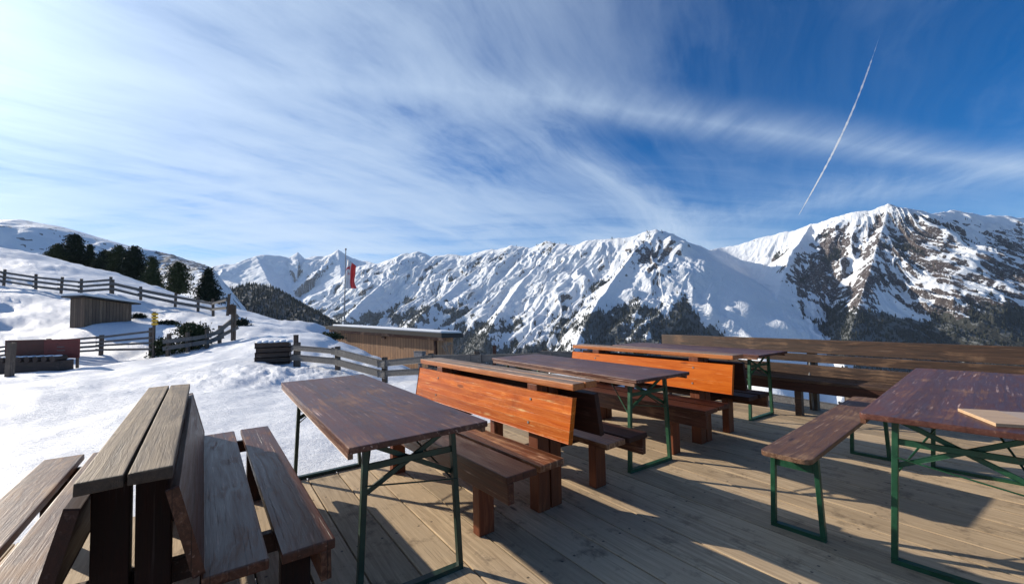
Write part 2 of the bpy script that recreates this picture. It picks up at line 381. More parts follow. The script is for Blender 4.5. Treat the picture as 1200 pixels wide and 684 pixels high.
folding('beer_table', 'farthest folding table, its top level with the back of the smooth orange bench', 'folding table', (2.427, 5.87), 2.158, 2.2, .675, .77, .175, .255, 'green', 'table', TG)
folding('beer_table', 'rightmost folding table on bright green legs with a pale board lying on it', 'folding table', (2.793, 2.615), .713, 2.2, .70, .77, .175, .27, 'green', 'table', TG, rad=.03)
folding('beer_bench', 'backless folding bench with rounded worn plank and green legs, pushed under the right table', 'bench', (2.345, 3.115), .695, 2.2, .255, .48, .17, .125, 'green', 'bench_top', None, rad=.045)

# wooden menu board lying on the right table
t = empty('menu_board', (2.221, 2.147, .7705), math.radians(-24), 'pale wooden board like a menu cover lying flat on the right table', 'menu board')
MB().box(0, .145, -.30, 0, 0, .007, .001).box(0, .145, -.30, 0, .0075, .0145, .001).build('cover', M['menu'], t)
MB().box(.147, .43, -.30, 0, .0, .012, .001).build('flap', M['menu_grey'], t)

# ------------------------------------------------------------------ slatted wall bench along the far edge of the deck
def uv(u, v, z=0): p = U*u+V*v; return (p[0], p[1], z)
wd = Vector((.595, -.804, 0)); wn = Vector((.804, .595, 0))
wb = empty('slatted_bench', (2.50, 7.08, 0), math.atan2(wd.y, wd.x), 'long dark slatted bench with high back along the outer edge of the deck', 'bench')
LB = 6.2                                           # local x runs to the right, local y points away from the camera's side
a = MB()
for k, (z0, z1) in enumerate(((.715, .885), (.605, .705), (.43, .572))): a.box(0, LB, -.035-.018*k, .0-.018*k, z0, z1, .006, .003)
a.build('backrest', M['old'], wb)
a = MB()
for k in range(3): a.box(.1, LB, -.50+.145*k, -.37+.145*k, .405, .445, .006, .003)
a.build('seat', M['old'], wb)
MB().box(.1, LB, -.495, -.455, .30, .404, .005, .003).build('apron', M['dark_board'], wb)
for x in (.30, 2.07, 4.1, 5.9):
    MB().box(x, x+.09, .0, .09, .0, .86, .006, .002).build('back_post', M['fence_post'], wb)
    MB().box(x, x+.07, -.44, -.36, 0, .403, .006, .002).build('post', M['old'], wb)
    MB().box(x+.071, x+.12, -.45, .0, .30, .403, .005).build('crossbeam', M['old'], wb)
    MB().tube([(x+.045, -.001, .0), (x+.045, -.07, .43), (x+.045, -.02, .70)], .012, 6).build('bracket', M['steel'], wb)

# ------------------------------------------------------------------ deck
t = NT('deck_boards'); co = t.coord('Object'); at = t.attr('tone').outputs['Fac']
g0 = t.mapping(co, (1, 1, 1), rot=(0, 0, -math.atan2(U[1], U[0])))
gs_ = t.n('SeparateXYZ'); t.put(gs_.inputs[0], g0)
g0 = t.vmath('ADD', g0, t.vmath('SCALE', (31., 0, 0), at))
fx = t.math('MULTIPLY', t.math('SUBTRACT', t.math('FRACT', t.math('DIVIDE', t.math('ADD', gs_.outputs[0], 20.), .82)), .5), .82)
fy = t.math('FRACT', t.math('DIVIDE', t.math('ADD', t.math('MULTIPLY', gs_.outputs[1], -1.), 20*.2276-1.3376), .2276))
fy = t.math('MULTIPLY', t.math('SUBTRACT', t.math('ABSOLUTE', t.math('SUBTRACT', fy, .5)), .31), .2276)
sd_ = t.math('SQRT', t.math('ADD', t.math('MULTIPLY', fx, fx), t.math('MULTIPLY', fy, fy)))
screw = t.mapr(sd_, .0055, .009, 1, 0)
gv = t.mapping(g0, (1.0, 20, 20)); g1 = t.noise(gv, 2.3, 8, .7, .5); g2 = t.noise(t.mapping(g0, (.8, 75, 75)), 2., 3, .6)
big = t.noise(g0, 1.6, 6, .65); blot = t.noise(g0, 5.5, 7, .72)
c = t.mix(t.mapr(g1, .3, .7), (.31, .22, .135, 1), (.72, .57, .38, 1))
c = t.mix(t.mapr(big, .42, .68), c, (.48, .375, .255, 1))
c = t.mix(t.math('MULTIPLY', t.mapr(blot, .54, .68), .75), c, (.14, .105, .075, 1))
c = t.mix(t.math('MULTIPLY', t.mapr(g2, .64, .72), .6), c, (.08, .06, .045, 1))
c = t.mix(1., c, t.mix(at, (.68, .66, .63, 1), (1.12, 1.08, 1.02, 1)), 'MULTIPLY')
vo = t.n('TexVoronoi'); t.put(vo.inputs['Vector'], t.mapping(g0, (1.3, 4.4, 1))); vo.inputs['Scale'].default_value = 1.
c = t.mix(t.math('MULTIPLY', t.mapr(vo.outputs['Distance'], .045, .075, 1, 0), .75), c, (.05, .035, .025, 1))
c = t.mix(t.math('MULTIPLY', screw, .8), c, (.04, .03, .025, 1))
t.principled(c, t.mapr(blot, .3, .7, .62, .8), t.bump(t.math('ADD', g1, t.math('MULTIPLY', g2, -.5)), .7, .004), Specular_IOR_Level=.3)
M['deck'] = t.m
mb = MB(); tones = []; pw = .2276; k0 = -11
for k in range(-11, 22):
    v0 = 1.3376+(k)*pw+.0045; v1 = 1.3376+(k+1)*pw-.0045
    u1 = 3.86+random.uniform(-.012, .012) if v1 < 2.2 else (4.35+random.uniform(-.015, .015) if v1 < 6.45 else 4.3)
    b = bmesh.new(); bmesh.ops.create_cube(b, size=1)
    dz = random.uniform(-.0015, .0015)
    for q in b.verts:
        uu = -4.2 if q.co.x < 0 else u1; vv = v0 if q.co.y < 0 else v1
        q.co = Vector(uv(uu, vv, (-.034 if q.co.z < 0 else 0)+dz))
    bmesh.ops.recalc_face_normals(b, faces=b.faces[:])
    n0 = len(mb.bm.verts); mb._add(b, .004); tones.append((n0, random.random()))
nv = len(mb.bm.verts); dk = mb.build('deck', M['deck']); structure(dk)
at_ = dk.data.attributes.new('tone', 'FLOAT', 'POINT'); arr = np.zeros(nv, np.float32)
for i, (n0, tn) in enumerate(tones): arr[n0:] = tn
at_.data.foreach_set('value', arr)
mb = MB()
for v_ in np.arange(-1.0, 6.6, .75): mb.bar(uv(-4.2, v_, -.11), uv(3.80 if v_ < 2.2 else 4.28, v_, -.11), .08, .14)
for u_ in (0., 1.6, 3.2): mb.bar(uv(u_, -1.1, -.24), uv(u_, 6.5, -.24), .1, .12)
structure(mb.build('deck_joists', M['dark_board']))

# ------------------------------------------------------------------ near snow ground
ctrl = [W(*p) for p in [(0,450,12.5),(150,422,19),(60,424,19),(0,424,19),(-200,430,18),(250,415,17),(272,399,20),(230,410,18.5),(200,418,18.5),(190,418,19),
 (300,400,18),(322,426,13.5),(345,424,13.5),(396,437,12.3),(451,451,11.3),(345,383,30),(330,378,33),(300,369.5,36),(270,363,38),
 (385,386,27),(372,391,20),(352,396,17.),(410,404,19),(395,403,24),(450,423,21.8),(490,440,20.),(530,455,19),
 (80,374,25),(155,382.5,24.3),(108,379,23.6),(170,384,24),(130,381,23.8),(130,378,26),(0,336,31),(130,343,30),(200,352,30),(262,373,27),(-200,320,34),
 (0,291,52),(60,302,51),(120,316,49),(180,337,46),(230,353,42),(-200,262,56),(0,385,23),(0,365,26),(190,385,24),(230,378,24),(150,400,21.5),
 (950,478,8),(1150,484,7.2),(720,436,10),(570,440,10.5),(330,445,11),(100,470,9),(0,520,6.2),(250,470,8)]]
ctrl += [(-2.2,3.6,-.13),(-3.5,2.6,-.15),(-4.5,4,-.16),(0,5.2,-.3),(-1,7,-.33),(2.,7.6,-.5),(-3,6,-.24),(-6,0,-.2),(-3,-3,-.3),(0,0,-.38),(3,0,-.42),(3,4,-.45),(0,-6,-.4),(6,-3,-.8),(9,2,-1.6),(6.3,4.2,-.75),(5.2,6.,-.72),
 (4,11,-1.6),(8,9,-2.4),(9,15,-5.5),(16,10,-6),(16,-4,-4),(25,25,-15),(0,20,-4.6),(0,35,-10),(-8,40,-7.5),(-14,45,-3),(-4,29,-6.5),(40,10,-19),(40,-30,-14),(0,70,-28),(60,60,-42),(80,0,-34),(-40,75,-6),(-70,75,2.5),(-25,80,-16),(0,140,-60),(120,80,-80),(140,-40,-60),(-60,130,-9),(-110,110,6),
 (-20,10,.2),(-30,20,3),(-45,25,7),(-60,45,10),(-90,40,16),(-140,30,18),(-20,-20,0),(-60,-30,4),(0,-60,-4),(-130,-60,8),(60,-120,-20),(-50,-130,0),(0,-150,-6)]
ctrl = np.array(ctrl, float)
class TPS:
    def __init__(s, P, z, lam=.05):
        s.P = P/10.; n = len(P); K = s.k(s.P, s.P)+lam*np.eye(n)*.05; Q = np.c_[np.ones(n), s.P]
        A = np.block([[K, Q], [Q.T, np.zeros((3, 3))]]); s.w = np.linalg.solve(A, np.r_[z, 0, 0, 0])
    @staticmethod
    def k(a, b):
        r = np.sqrt(((a[:, None]-b[None])**2).sum(-1)); return r            # biharmonic-like, stiff but stays tame far out
    def __call__(s, x, y):
        sh = np.shape(x); q = np.c_[np.ravel(x), np.ravel(y)]/10.; out = []
        for i in range(0, len(q), 20000):
            c = q[i:i+20000]; out.append(s.k(c, s.P)@s.w[:-3]+np.c_[np.ones(len(c)), c]@s.w[-3:])
        return np.concatenate(out).reshape(sh)
tps = TPS(ctrl[:, :2], ctrl[:, 2])
def deckd(x, y):
    """metres outside the deck"""
    u = x*U[0]+y*U[1]; v = x*V[0]+y*V[1]
    du = np.maximum(u-np.where(v < 2.2, 3.86, 4.35), -4.2-u); dv = np.maximum(v-6.35, -1.16-v)
    return np.maximum(du, dv)
def ground(x, y):
    x = np.asarray(x, float); y = np.asarray(y, float)
    z = tps(x, y); r = np.hypot(x, y); dd = deckd(x, y); f = sstep(dd, -.1, 1.2)
    z = z+f*(.10*fbm(x*.35, y*.35, 3)*np.clip(r/10, .3, 1.3)+.02*fbm(x*1.3, y*1.3, 4))
    # wind-packed drifts on the slope left, trampled lumps round the timber stack
    dr = sstep(-x+.2*y, 8, 14)*sstep(y, 17, 22)*(1-np.exp(-((x+23.2)/3.2)**2-((y-24.3)/2.2)**2)); z = z+dr*(.24*(ridged(x*.04+y*.02, y*.16-x*.02, 3)-.9)+.09*fbm(x*.18, y*.9, 4))
    lump = np.exp(-(((x+6.4)/2.2)**2+((y-11.6)/1.8)**2)); z = z+lump*.075*(ridged(x*1.8, y*1.8, 4)-.6)+.16*np.exp(-(((x+6.2)/1.6)**2+((y-11.2)/1.)**2))
    # wheel ruts along the cleared track
    tx = (x+5.5+.28*(y-10)); z = z-.05*sstep(y, 8, 13)*np.exp(-(tx/.22)**2)-.05*sstep(y, 8, 13)*np.exp(-((tx-1.6)/.22)**2)
    z = np.where(dd < .02, np.minimum(z, -.34), np.where(dd < .35, np.minimum(z, -.045-.1*sstep(dd, 0, .35)), z))
    return z
def polar(azs, rs, fn):
    A, R = np.meshgrid(azs, rs); x = R*np.sin(A); y = R*np.cos(A); return x, y, fn(x, y)
azs = np.r_[np.linspace(-PI, -1.15, 130)[:-1], np.linspace(-1.15, 1.0, 900), np.linspace(1.0, PI, 130)[1:]]
rs = np.r_[.05, np.geomspace(1.0, 150, 430)]
x, y, z = polar(azs, rs, ground)
o = mesh_np('snow_ground', np.stack([x, y, z], -1).reshape(-1, 3), grid_faces(*x.shape)[:, ::-1], M['snow']); structure(o)
def gz(x, y): return float(ground(np.array([x]), np.array([y]))[0])

# ------------------------------------------------------------------ fences
def on_ground(px, py, Y):
    x, y, _ = W(px, py, Y); return Vector((x, y, gz(x, y)))
def fence(label, pts, hts, rails, group='grey wooden rail fences in the snow', rt=.05, rh=.13, pw=.11, jit=.03, post='fence_post', cat='fence'):
    """pts: post bases; hts: post heights; rails: fractions of the height"""
    root = empty('rail_fence', pts[0], 0, label, cat, group); o = pts[0]
    for p, h in zip(pts, hts):
        q = p-o; tilt = Vector((random.uniform(-jit, jit), random.uniform(-jit, jit), 1))*h
        mb = MB(); mb.bar(q-Vector((0, 0, .4)), q+tilt, pw, pw*.9, upv=(1, 0, 0), bev=.012); mb.build('post', M[post], root)
    for i in range(len(pts)-1):
        a = pts[i]-o; b = pts[i+1]-o; d = (b-a).normalized(); sd = Vector((d.y, -d.x, 0))*(pw/2+rt/2+.003)
        for f in rails:
            e1 = random.uniform(-.03, .03); e2 = random.uniform(-.03, .03)
            mb = MB(); mb.bar(a-d*.14+sd+Vector((0, 0, hts[i]*f+e1)), b+d*.14+sd+Vector((0, 0, hts[i+1]*f+e2)), rt, rh*random.uniform(.85, 1.1), bev=.012); 
            mb.build('rail', M['fence'], root)
    return root
def line(pa, pb, n):
    return [on_ground(pa[0]+(pb[0]-pa[0])*k/(n-1), 0, pa[1]+(pb[1]-pa[1])*k/(n-1)) for k in range(n)]
def W2(px, Y):   # ground point under a photo column at distance Y
    x = (px-600)/F*Y*1.0; 
    for _ in range(6):
        z = gz(x, Y); qx, qy = project(x, Y, z); x += (px-qx)/F*Y
    return Vector((x, Y, gz(x, Y)))
def chain(lst): return [W2(px, Y) for px, Y in lst]
p = chain([(-60, 18.3), (-5, 18.6), (56, 19.2), (118, 19.3), (177, 19.3)])
fence('four rail fence running from the red board to the yellow signpost', p, [.85, .85, .88, .9, 1.25], (.25, .45, .66, .88), rt=.04, rh=.09)
p = chain([(196, 18.3), (221, 18.6), (243, 19.0), (257, 19.6), (274, 20.2)])
fence('crooked fence rising behind the dark bush to a tall post beside the track', p, [.95, .85, .85, .8, 1.65], (.35, .68), rt=.05, rh=.17, jit=.06)
p = chain([(-70, 32), (4, 31), (42, 30.8), (71, 30.6), (95, 30.4), (130, 30.2)])
fence('upper fence across the slope above the plank hut', p, [1.25]*6, (.30, .55, .82), rt=.05, rh=.15, jit=.05)
p = chain([(132, 30.0), (165, 29.6), (205, 29.2), (232, 28.4), (250, 27.6), (266, 26.5)])
fence('upper fence running downhill from above the hut to the track', p, [1.0, .95, .95, .95, 1.1, 1.35], (.38, .74), rt=.05, rh=.18, jit=.06)
p = chain([(349, 13.2), (396, 12.2), (451, 11.0), (505, 10.2), (560, 9.8), (640, 9.5), (720, 9.3)])
fence('two rail fence between the timber stack and the orange bench, in front of the barn', p, [.74, .66, .64, .64, .64, .62, .6], (.40, .80), rt=.05, rh=.17, jit=.02)
p = [Vector((q[0], q[1], gz(q[0], q[1]))) for q in ((3.1, 9.2), (4.3, 8.3), (5.5, 7.0), (6.8, 5.5), (8.1, 3.8))]
fence('low grey fence in the snow just beyond the slatted deck bench', p, [.42]*5, (.55,), rt=.05, rh=.13, jit=.02)
# snow left on the rails behind the tables
# ------------------------------------------------------------------ timber stack with its post
b = W2(322, 13.6); t = empty('timber_stack', b-Vector((0, 0, .12)), math.atan2(.35, .94), 'dark stack of short timbers beside the track, left of the two rail fence', 'timber stack')
for k in range(5):
    mb = MB(); mb.bar((-.50+random.uniform(-.03, .03), 0, .09+.155*k), (.46+random.uniform(-.03, .03), 0, .09+.155*k+random.uniform(-.02, .02)), .42, .135, bev=.03, seg=3); mb.build('timber', M['log'], t)
mb = MB()
for k in range(6):
    b_ = bmesh.new(); bmesh.ops.create_icosphere(b_, subdivisions=3, radius=1)
    for q in b_.verts: q.co = Vector((-.42+.165*k+q.co.x*.12, q.co.y*.22, .80+q.co.z*.06+.008*math.sin(k*2)))
    mb._add(b_, 0)
mb.build('snow_cap', M['snow_soft'], t, True)
b = W2(346.5, 13.2); tag(MB().bar((0, 0, -.4), (.01, 0, .98), .085, .085, upv=(1, 0, 0), bev=.015).build('fence_stub', M['log']), 'single dark upright post standing at the right end of the timber stack', 'post').location = b

# ------------------------------------------------------------------ red board over a row of logs, left edge
b = W2(32, 15.6); ang = math.atan2(.12, 1)
t = empty('log_trough', (b.x, b.y, b.z-.02), ang, 'long dark wooden trough of split logs with snow between them at the left edge', 'trough')
MB().box(-1.9, 1.22, -.22, -.16, 0, .42, .01).build('front_board', M['log'], t)
MB().box(-1.9, 1.22, .25, .31, 0, .42, .01).build('back_board', M['log'], t)
MB().box(1.222, 1.27, -.22, .31, 0, .43, .01).build('end_board', M['log'], t)
for k in range(11):
    x = -1.75+k*.275
    mb = MB(); mb.tube([(x, -.24, .50), (x+.05, .22, .52)], .105, 9); mb.build('split_log', M['log'], t)
    b_ = bmesh.new(); bmesh.ops.create_icosphere(b_, subdivisions=3, radius=1)
    for q in b_.verts: q.co = Vector((x+.02+q.co.x*.095, -.05+q.co.y*.17, .605+q.co.z*.035))
    mb = MB(); mb._add(b_, 0); mb.build('snow_cap', M['snow_soft'], t, True)
t2 = empty('red_panel', (b.x, b.y+.42, b.z), ang, 'faded dark red wooden panel standing behind the log trough at the left edge', 'panel')
MB().box(-1.2, .10, 0, .04, .45, 1.18, .01).build('board', M['red_dark'], t2)
MB().box(.102, 1.30, -.002, .045, .45, 1.17, .01).build('red_board', M['red_board'], t2)
for x in (-1.0, 1.15): MB().box(x, x+.07, .046, .12, -.2, 1.1, .01).build('post', M['fence_post'], t2)
MB().box(.55, .80, -.012, -.003, .86, .90, .002).box(.55, .82, -.012, -.003, .73, .765, .002).build('cleat', M['fence'], t2)
b = W2(10.5, 14.2); tag(MB().bar((0, 0, -.3), (.06, 0, 1.12), .15, .13, upv=(1, 0, 0), bev=.02).build('standing_post', M['fence_post']), 'pale grey post standing in front of the log trough', 'post').location = b

# ------------------------------------------------------------------ plank hut on the slope
A = W2(99, 23.4); B = W2(154, 25.7); d = (B-A); d.z = 0; Lh = d.length
t = empty('plank_hut', A, math.atan2(d.y, d.x), 'small weathered plank hut with a snowy lean-to roof half sunk in the slope', 'hut')
h0, h1 = 1.62, 1.28; dep = 1.1
def slab(name, m, x0, x1, y0, y1, za, zb, th, parent, bev=.01):
    bm_ = bmesh.new(); bmesh.ops.create_cube(bm_, size=1)
    for q in bm_.verts:
        fx = q.co.x+.5; q.co = Vector((x0+(x1-x0)*fx, y0 if q.co.y < 0 else y1, za+(zb-za)*fx+(th if q.co.z > 0 else 0)))
    mb = MB(); mb._add(bm_, bev); return mb.build(name, m, parent)
def wallpanel(name, m, pts, th, nrm, parent):
    bm_ = bmesh.new(); vs = [bm_.verts.new(p) for p in pts]; f = bm_.faces.new(vs); r = bmesh.ops.extrude_face_region(bm_, geom=[f])
    for v in r['geom']:
        if isinstance(v, bmesh.types.BMVert): v.co += Vector(nrm)*th
    bmesh.ops.recalc_face_normals(bm_, faces=bm_.faces[:]); mb = MB(); mb._add(bm_, .006); return mb.build(name, m, parent)
wallpanel('wall', M['hut_wall'], [(0, 0, -.8), (Lh, 0, -.8), (Lh, 0, h1), (0, 0, h0)], .06, (0, 1, 0), t)
wallpanel('wall', M['hut_wall'], [(0, .061, -.8), (0, dep, -.8), (0, dep, h0), (0, .061, h0)], .06, (1, 0, 0), t)
wallpanel('wall', M['hut_wall'], [(Lh, .061, -.8), (Lh, dep, -.8), (Lh, dep, h1), (Lh, .061, h1)], .06, (-1, 0, 0), t)
wallpanel('wall', M['hut_wall'], [(.061, dep, -.8), (Lh-.061, dep, -.8), (Lh-.061, dep, h1), (.061, dep, h0)], .06, (0, -1, 0), t)
rf = slab('roof', M['roof'], -.25, Lh+.35, -.25, dep+.3, h0+.045, h1-.01, .07, t)
slab('snow', M['snow_soft'], -.22, Lh+.3, -.2, dep+.28, h0+.12, h1+.065, .14, rf, .05)

# ------------------------------------------------------------------ barn behind the fence
A = Vector(W(394, 388., 24.3)); B = Vector(W(513, 397., 20.0)); d = B-A; dz = d.z; d.z = 0; Lb = d.length
t = empty('barn', (A.x, A.y, B.z-2.6), math.atan2(d.y, d.x), 'low barn of warm brown vertical planks with a snow covered sloping roof', 'barn')
zb = 2.6; za = A.z-B.z+2.6; dep = 1.1
wallpanel('wall', M['barn_wall'], [(0, 0, -2), (Lb, 0, -2), (Lb, 0, zb), (0, 0, za)], .08, (0, 1, 0), t)
wallpanel('wall', M['barn_wall'], [(Lb, .081, -2), (Lb, dep, -2), (Lb, dep, zb), (Lb, .081, zb)], .08, (-1, 0, 0), t)
wallpanel('wall', M['barn_wall'], [(0, .081, -2), (0, dep, -2), (0, dep, za), (0, .081, za)], .08, (1, 0, 0), t)
wallpanel('wall', M['barn_wall'], [(.081, dep, -2), (Lb-.081, dep, -2), (Lb-.081, dep, zb), (.081, dep, za)], .08, (0, -1, 0), t)
slb = (zb-za)/Lb
MB().bar((-.5, -.06, za-.5*slb+.02), (Lb+.55, -.06, zb+.55*slb+.02), .1, .15).build('wall_plate', M['stain_orange'], t)
MB().bar((Lb-.12, -.05, -2), (Lb-.12, -.05, zb-.08), .10, .10, upv=(1, 0, 0)).build('corner_post', M['dark_board'], t)
MB().bar((4.1, -.14, za+4.1*slb-.12), (4.35, -.14, za+4.35*slb-.14), .10, .09).build('lamp_bracket', M['dark_board'], t)
rf = slab('roof', M['roof'], -.62, Lb+.5, -.28, dep+.2, za-.62*slb+.11, zb+.5*slb+.11, .20, t)
sw = slab('snow', M['snow_soft'], -.05, Lb+.42, -.20, dep+.16, za-.05*slb+.315, zb+.42*slb+.315, .11, rf, .05)
for o_ in (rf, sw):
    for q_ in o_.data.vertices: q_.co.z -= .055*(q_.co.y+.5)
# grey electrical box at the barn's right end
q = Vector(W(492, 419, 19.9)); t = empty('junction_box', q, math.atan2(d.y, d.x), 'small grey box standing against the right end of the barn wall', 'box')
MB().box(-.28, .28, -.12, .12, -.2, .28, .02).build('body', M['grey_pole'], t); MB().box(-.30, .30, -.14, .14, .2805, .31, .008).build('lid', M['steel'], t)
MB().bar((0, 0, -2.), (0, 0, -.201), .12, .12, upv=(1, 0, 0)).build('pole', M['grey_pole'], t)
# bare twigs at the barn corner and a short pole beyond the middle table
def bare_shrub(pos, h, label):
    mb = MB()
    def grow(p, d, l, r, n):
        q = p+d*l; mb.tube([p, q], r, 5, r*.7)
        if n:
            for _ in range(3): grow(q, (d+Vector((random.uniform(-.6, .6), random.uniform(-.6, .6), random.uniform(-.1, .5)))).normalized(), l*.68, r*.62, n-1)
    for _ in range(3): grow(Vector((0, 0, -.2)), Vector((random.uniform(-.25, .25), random.uniform(-.2, .2), 1)).normalized(), h*.42, .02, 3)
    o = tag(mb.build('bare_shrub', M['fence']), label, 'shrub'); o.location = pos
q = W(527, 414, 18.5); bare_shrub((q[0], q[1], q[2]-.6), 1.3, 'leafless twiggy shrub at the right corner of the barn')
q = Vector(W(579.5, 417, 14.0)); tag(MB().bar((0, 0, -1.5), (0, 0, .33), .09, .09, upv=(1, 0, 0), bev=.01).build('marker_post', M['dark_board']), 'short dark post rising behind the far end of the middle table', 'post').location = q

# ------------------------------------------------------------------ flagpole
q = Vector(W(402.5, 374, 30)); top = Vector(W(405.2, 293, 30)); t = empty('flagpole', (q.x, q.y, gz(q.x, q.y)), 0, 'tall thin flagpole behind the barn, flying a hanging red and white flag', 'flagpole')
o0 = Vector(t.location); MB().tube([(0, 0, -.5), tuple(top-o0)], .045, 10, .03).build('pole', M['grey_pole'], t)
b_ = bmesh.new(); bmesh.ops.create_icosphere(b_, subdivisions=2, radius=.07); mb = MB(); mb._add(b_, 0, Matrix.Translation(top-o0+Vector((0, 0, .06)))); mb.build('finial', M['steel'], t, True)
def cloth(name, m, pl, pr, z0, z1, x0, x1):
    nx, nz = 14, 26; vv = []; 
    for j in range(nz):
        f = j/(nz-1); zz = z1+(z0-z1)*f
        for i in range(nx):
            g = i/(nx-1); xx = x0+(x1-x0)*g
            xx2 = xx*(1-.18*math.sin(f*3.))+.07*f*math.sin(f*5+1); yy = .07*math.sin(xx*22+f*4)+.05*math.sin(f*9+xx*6)
            vv.append((xx2, yy, zz-.9*xx*(1-f)*.9))
    o = mesh_np(name, vv, grid_faces(nz, nx), m); o.parent = t
    md = o.modifiers.new('s', 'SOLIDIFY'); md.thickness = .008; return o
ft = top-o0
c1 = cloth('flag_white_band', M['flag_white'], 0, 0, -2.75, -.55, .05, .42); c2 = cloth('flag_red_band', M['flag_red'], 0, 0, -2.75, -.55, .4201, .78)
for c_ in (c1, c2): c_.location = ft
# red emblem patch on the white band
c3 = cloth('flag_emblem', M['flag_red'], 0, 0, -1.75, -.95, .12, .31); c3.location = ft+Vector((0, -.015, 0))

# ------------------------------------------------------------------ signpost
q = W2(179.5, 19.0); t = empty('signpost', q, 0, 'wooden post with small yellow arrow signs at the end of the four rail fence', 'signpost')
MB().bar((0, 0, -.3), (.02, 0, 2.05), .07, .07, upv=(1, 0, 0), bev=.01).build('post', M['fence_post'], t)
for k in range(4):
    z = 1.95-.145*k; s = 1
    MB().prism([(-.06, z-.05), (.19, z-.05), (.26, z), (.19, z+.05), (-.06, z+.05)], 0, .02, .003, Matrix(((1, 0, 0, 0), (0, 0, 1, -.062), (0, 1, 0, 0), (0, 0, 0, 1)))).build('arrow_sign', M['yellow'], t)
# small notice board on the tall fence post
q = W2(271, 19.95); t = empty('notice_board', q, 0, 'small pale weathered board fixed on the tall post beside the track', 'notice board')
MB().box(-.13, .10, -.03, 0, 1.25, 1.72, .006).build('panel', M['grey_board'], t)
MB().bar((0, .04, -.3), (0, .04, 1.74), .06, .06, upv=(1, 0, 0)).build('post', M['fence_post'], t)

# ------------------------------------------------------------------ trees and shrubs near by
def leaf_mat(name, a, b):
    t = NT(name); g = t.n('NewGeometry'); rn = g.outputs['Random Per Island']; co = t.coord('Object'); n = t.noise(co, 1.3, 3)
    c = t.mix(t.math('ADD', t.math('MULTIPLY', rn, .6), t.math('MULTIPLY', n, .4)), C4(a), C4(b))
    t.principled(c, .75, Specular_IOR_Level=.2); return t.m
M['needle'] = leaf_mat('needles', (.022, .034, .016), (.075, .088, .040))
M['needle_dark'] = leaf_mat('dark_needles', (.012, .020, .013), (.035, .045, .026))
def leaf_cloud(cent, siz, n, rad, up_=.3):
    """n small crossed needle tufts scattered round the points cent (k,3)"""
    idx = rng.integers(0, len(cent), n); p = cent[idx]+rng.normal(size=(n, 3))*siz[idx][:, None]*np.array([1, 1, .6])
    d = rng.normal(size=(n, 3)); d[:, 2] += up_; d /= np.linalg.norm(d, axis=1)[:, None]
    e = np.cross(d, rng.normal(size=(n, 3))); e /= np.linalg.norm(e, axis=1)[:, None]
    L = rad*rng.uniform(.6, 1.4, n)[:, None]; wd_ = L*.35
    a = p-d*L*.5-e*wd_; b = p-d*L*.5+e*wd_; c = p+d*L*.5
    return np.stack([a, b, c], 1).reshape(-1, 3)
def conifer(pos, h, r, label, kind='cone', n=5200, m='needle', group='dark conifers above the slope', tuft=None):
    t = empty('conifer', pos, random.uniform(0, 6), label, 'tree', group)
    MB().tube([(0, 0, -1.5), (0, 0, h*.5), (0, 0, h*.97)], .022*h, 8, .004*h).build('trunk', M['bark'], t)
    cents = []; sz = []
    nl = 26
    for k in range(nl):
        f = (k+.5)/nl; zz = h*(.06+.92*f)
        rr = r*((1-f)**.85 if kind == 'cone' else math.sqrt(max(0, 1-(2*f-.85)**2/1.35)))*random.uniform(.6, 1.2)
        nb = max(3, int(9*(rr/r)+2)); a0 = random.uniform(0, 6)
        for j in range(nb):
            a = a0+2*PI*j/nb+random.uniform(-.3, .3); R = rr*random.uniform(.7, 1.1)
            for g in (.35, .65, .95):
                cents.append((math.cos(a)*R*g, math.sin(a)*R*g, zz-.12*R*g+random.uniform(-.1, .1))); sz.append(.07*r+.05*R)
    v = leaf_cloud(np.array(cents), np.array(sz)*1.35, n, tuft or .10*r+.045*h*.3)
    o = mesh_np('crown', v, np.arange(len(v)).reshape(-1, 3), M[m], smooth=False); o.parent = t
    return t
def tree_at(px, ptop, pbot, Y, wpx, **k):
    x, y, zt = W(px, ptop, Y); zb_ = W(px, pbot, Y)[2]; conifer((x, y, zb_), zt-zb_, wpx/F*Y/2, **k)
L_ = 'tree'
for i, a in enumerate([(68, 286, 312, 84, 22, 'round', 'leftmost stubby pine of the dark group on the left ridge'), (88, 274, 318, 86, 27, 'round', 'tall round pine, second from the left in the dark group on the ridge'),
    (106, 286, 322, 88, 20, 'cone', 'pointed pine filling the left part of the dark group'), (124, 293, 328, 86, 24, 'round', 'low broad pine in the middle of the dark group'),
    (140, 287, 333, 84, 24, 'round', 'tall pine at the middle right of the dark group'), (158, 288, 337, 82, 27, 'round', 'tallest wide pine near the right of the dark group'),
    (179, 301, 341, 78, 28, 'cone', 'sloping pine at the right end of the dark group'), (115, 302, 330, 79, 19, 'cone', 'small pointed pine in front of the middle of the dark group'),
    (209, 307, 345, 66, 27, 'cone2', 'lone full conifer just right of the dark group'), (244, 315, 356, 58, 34, 'cone', 'lone pointed conifer standing right of all the others on the slope')]):
    kd = {'cone2': 'round'}.get(a[5], a[5])
    tree_at(*a[:5], kind=kd, n=6500, label=a[6], m='needle_dark' if i % 2 else 'needle')
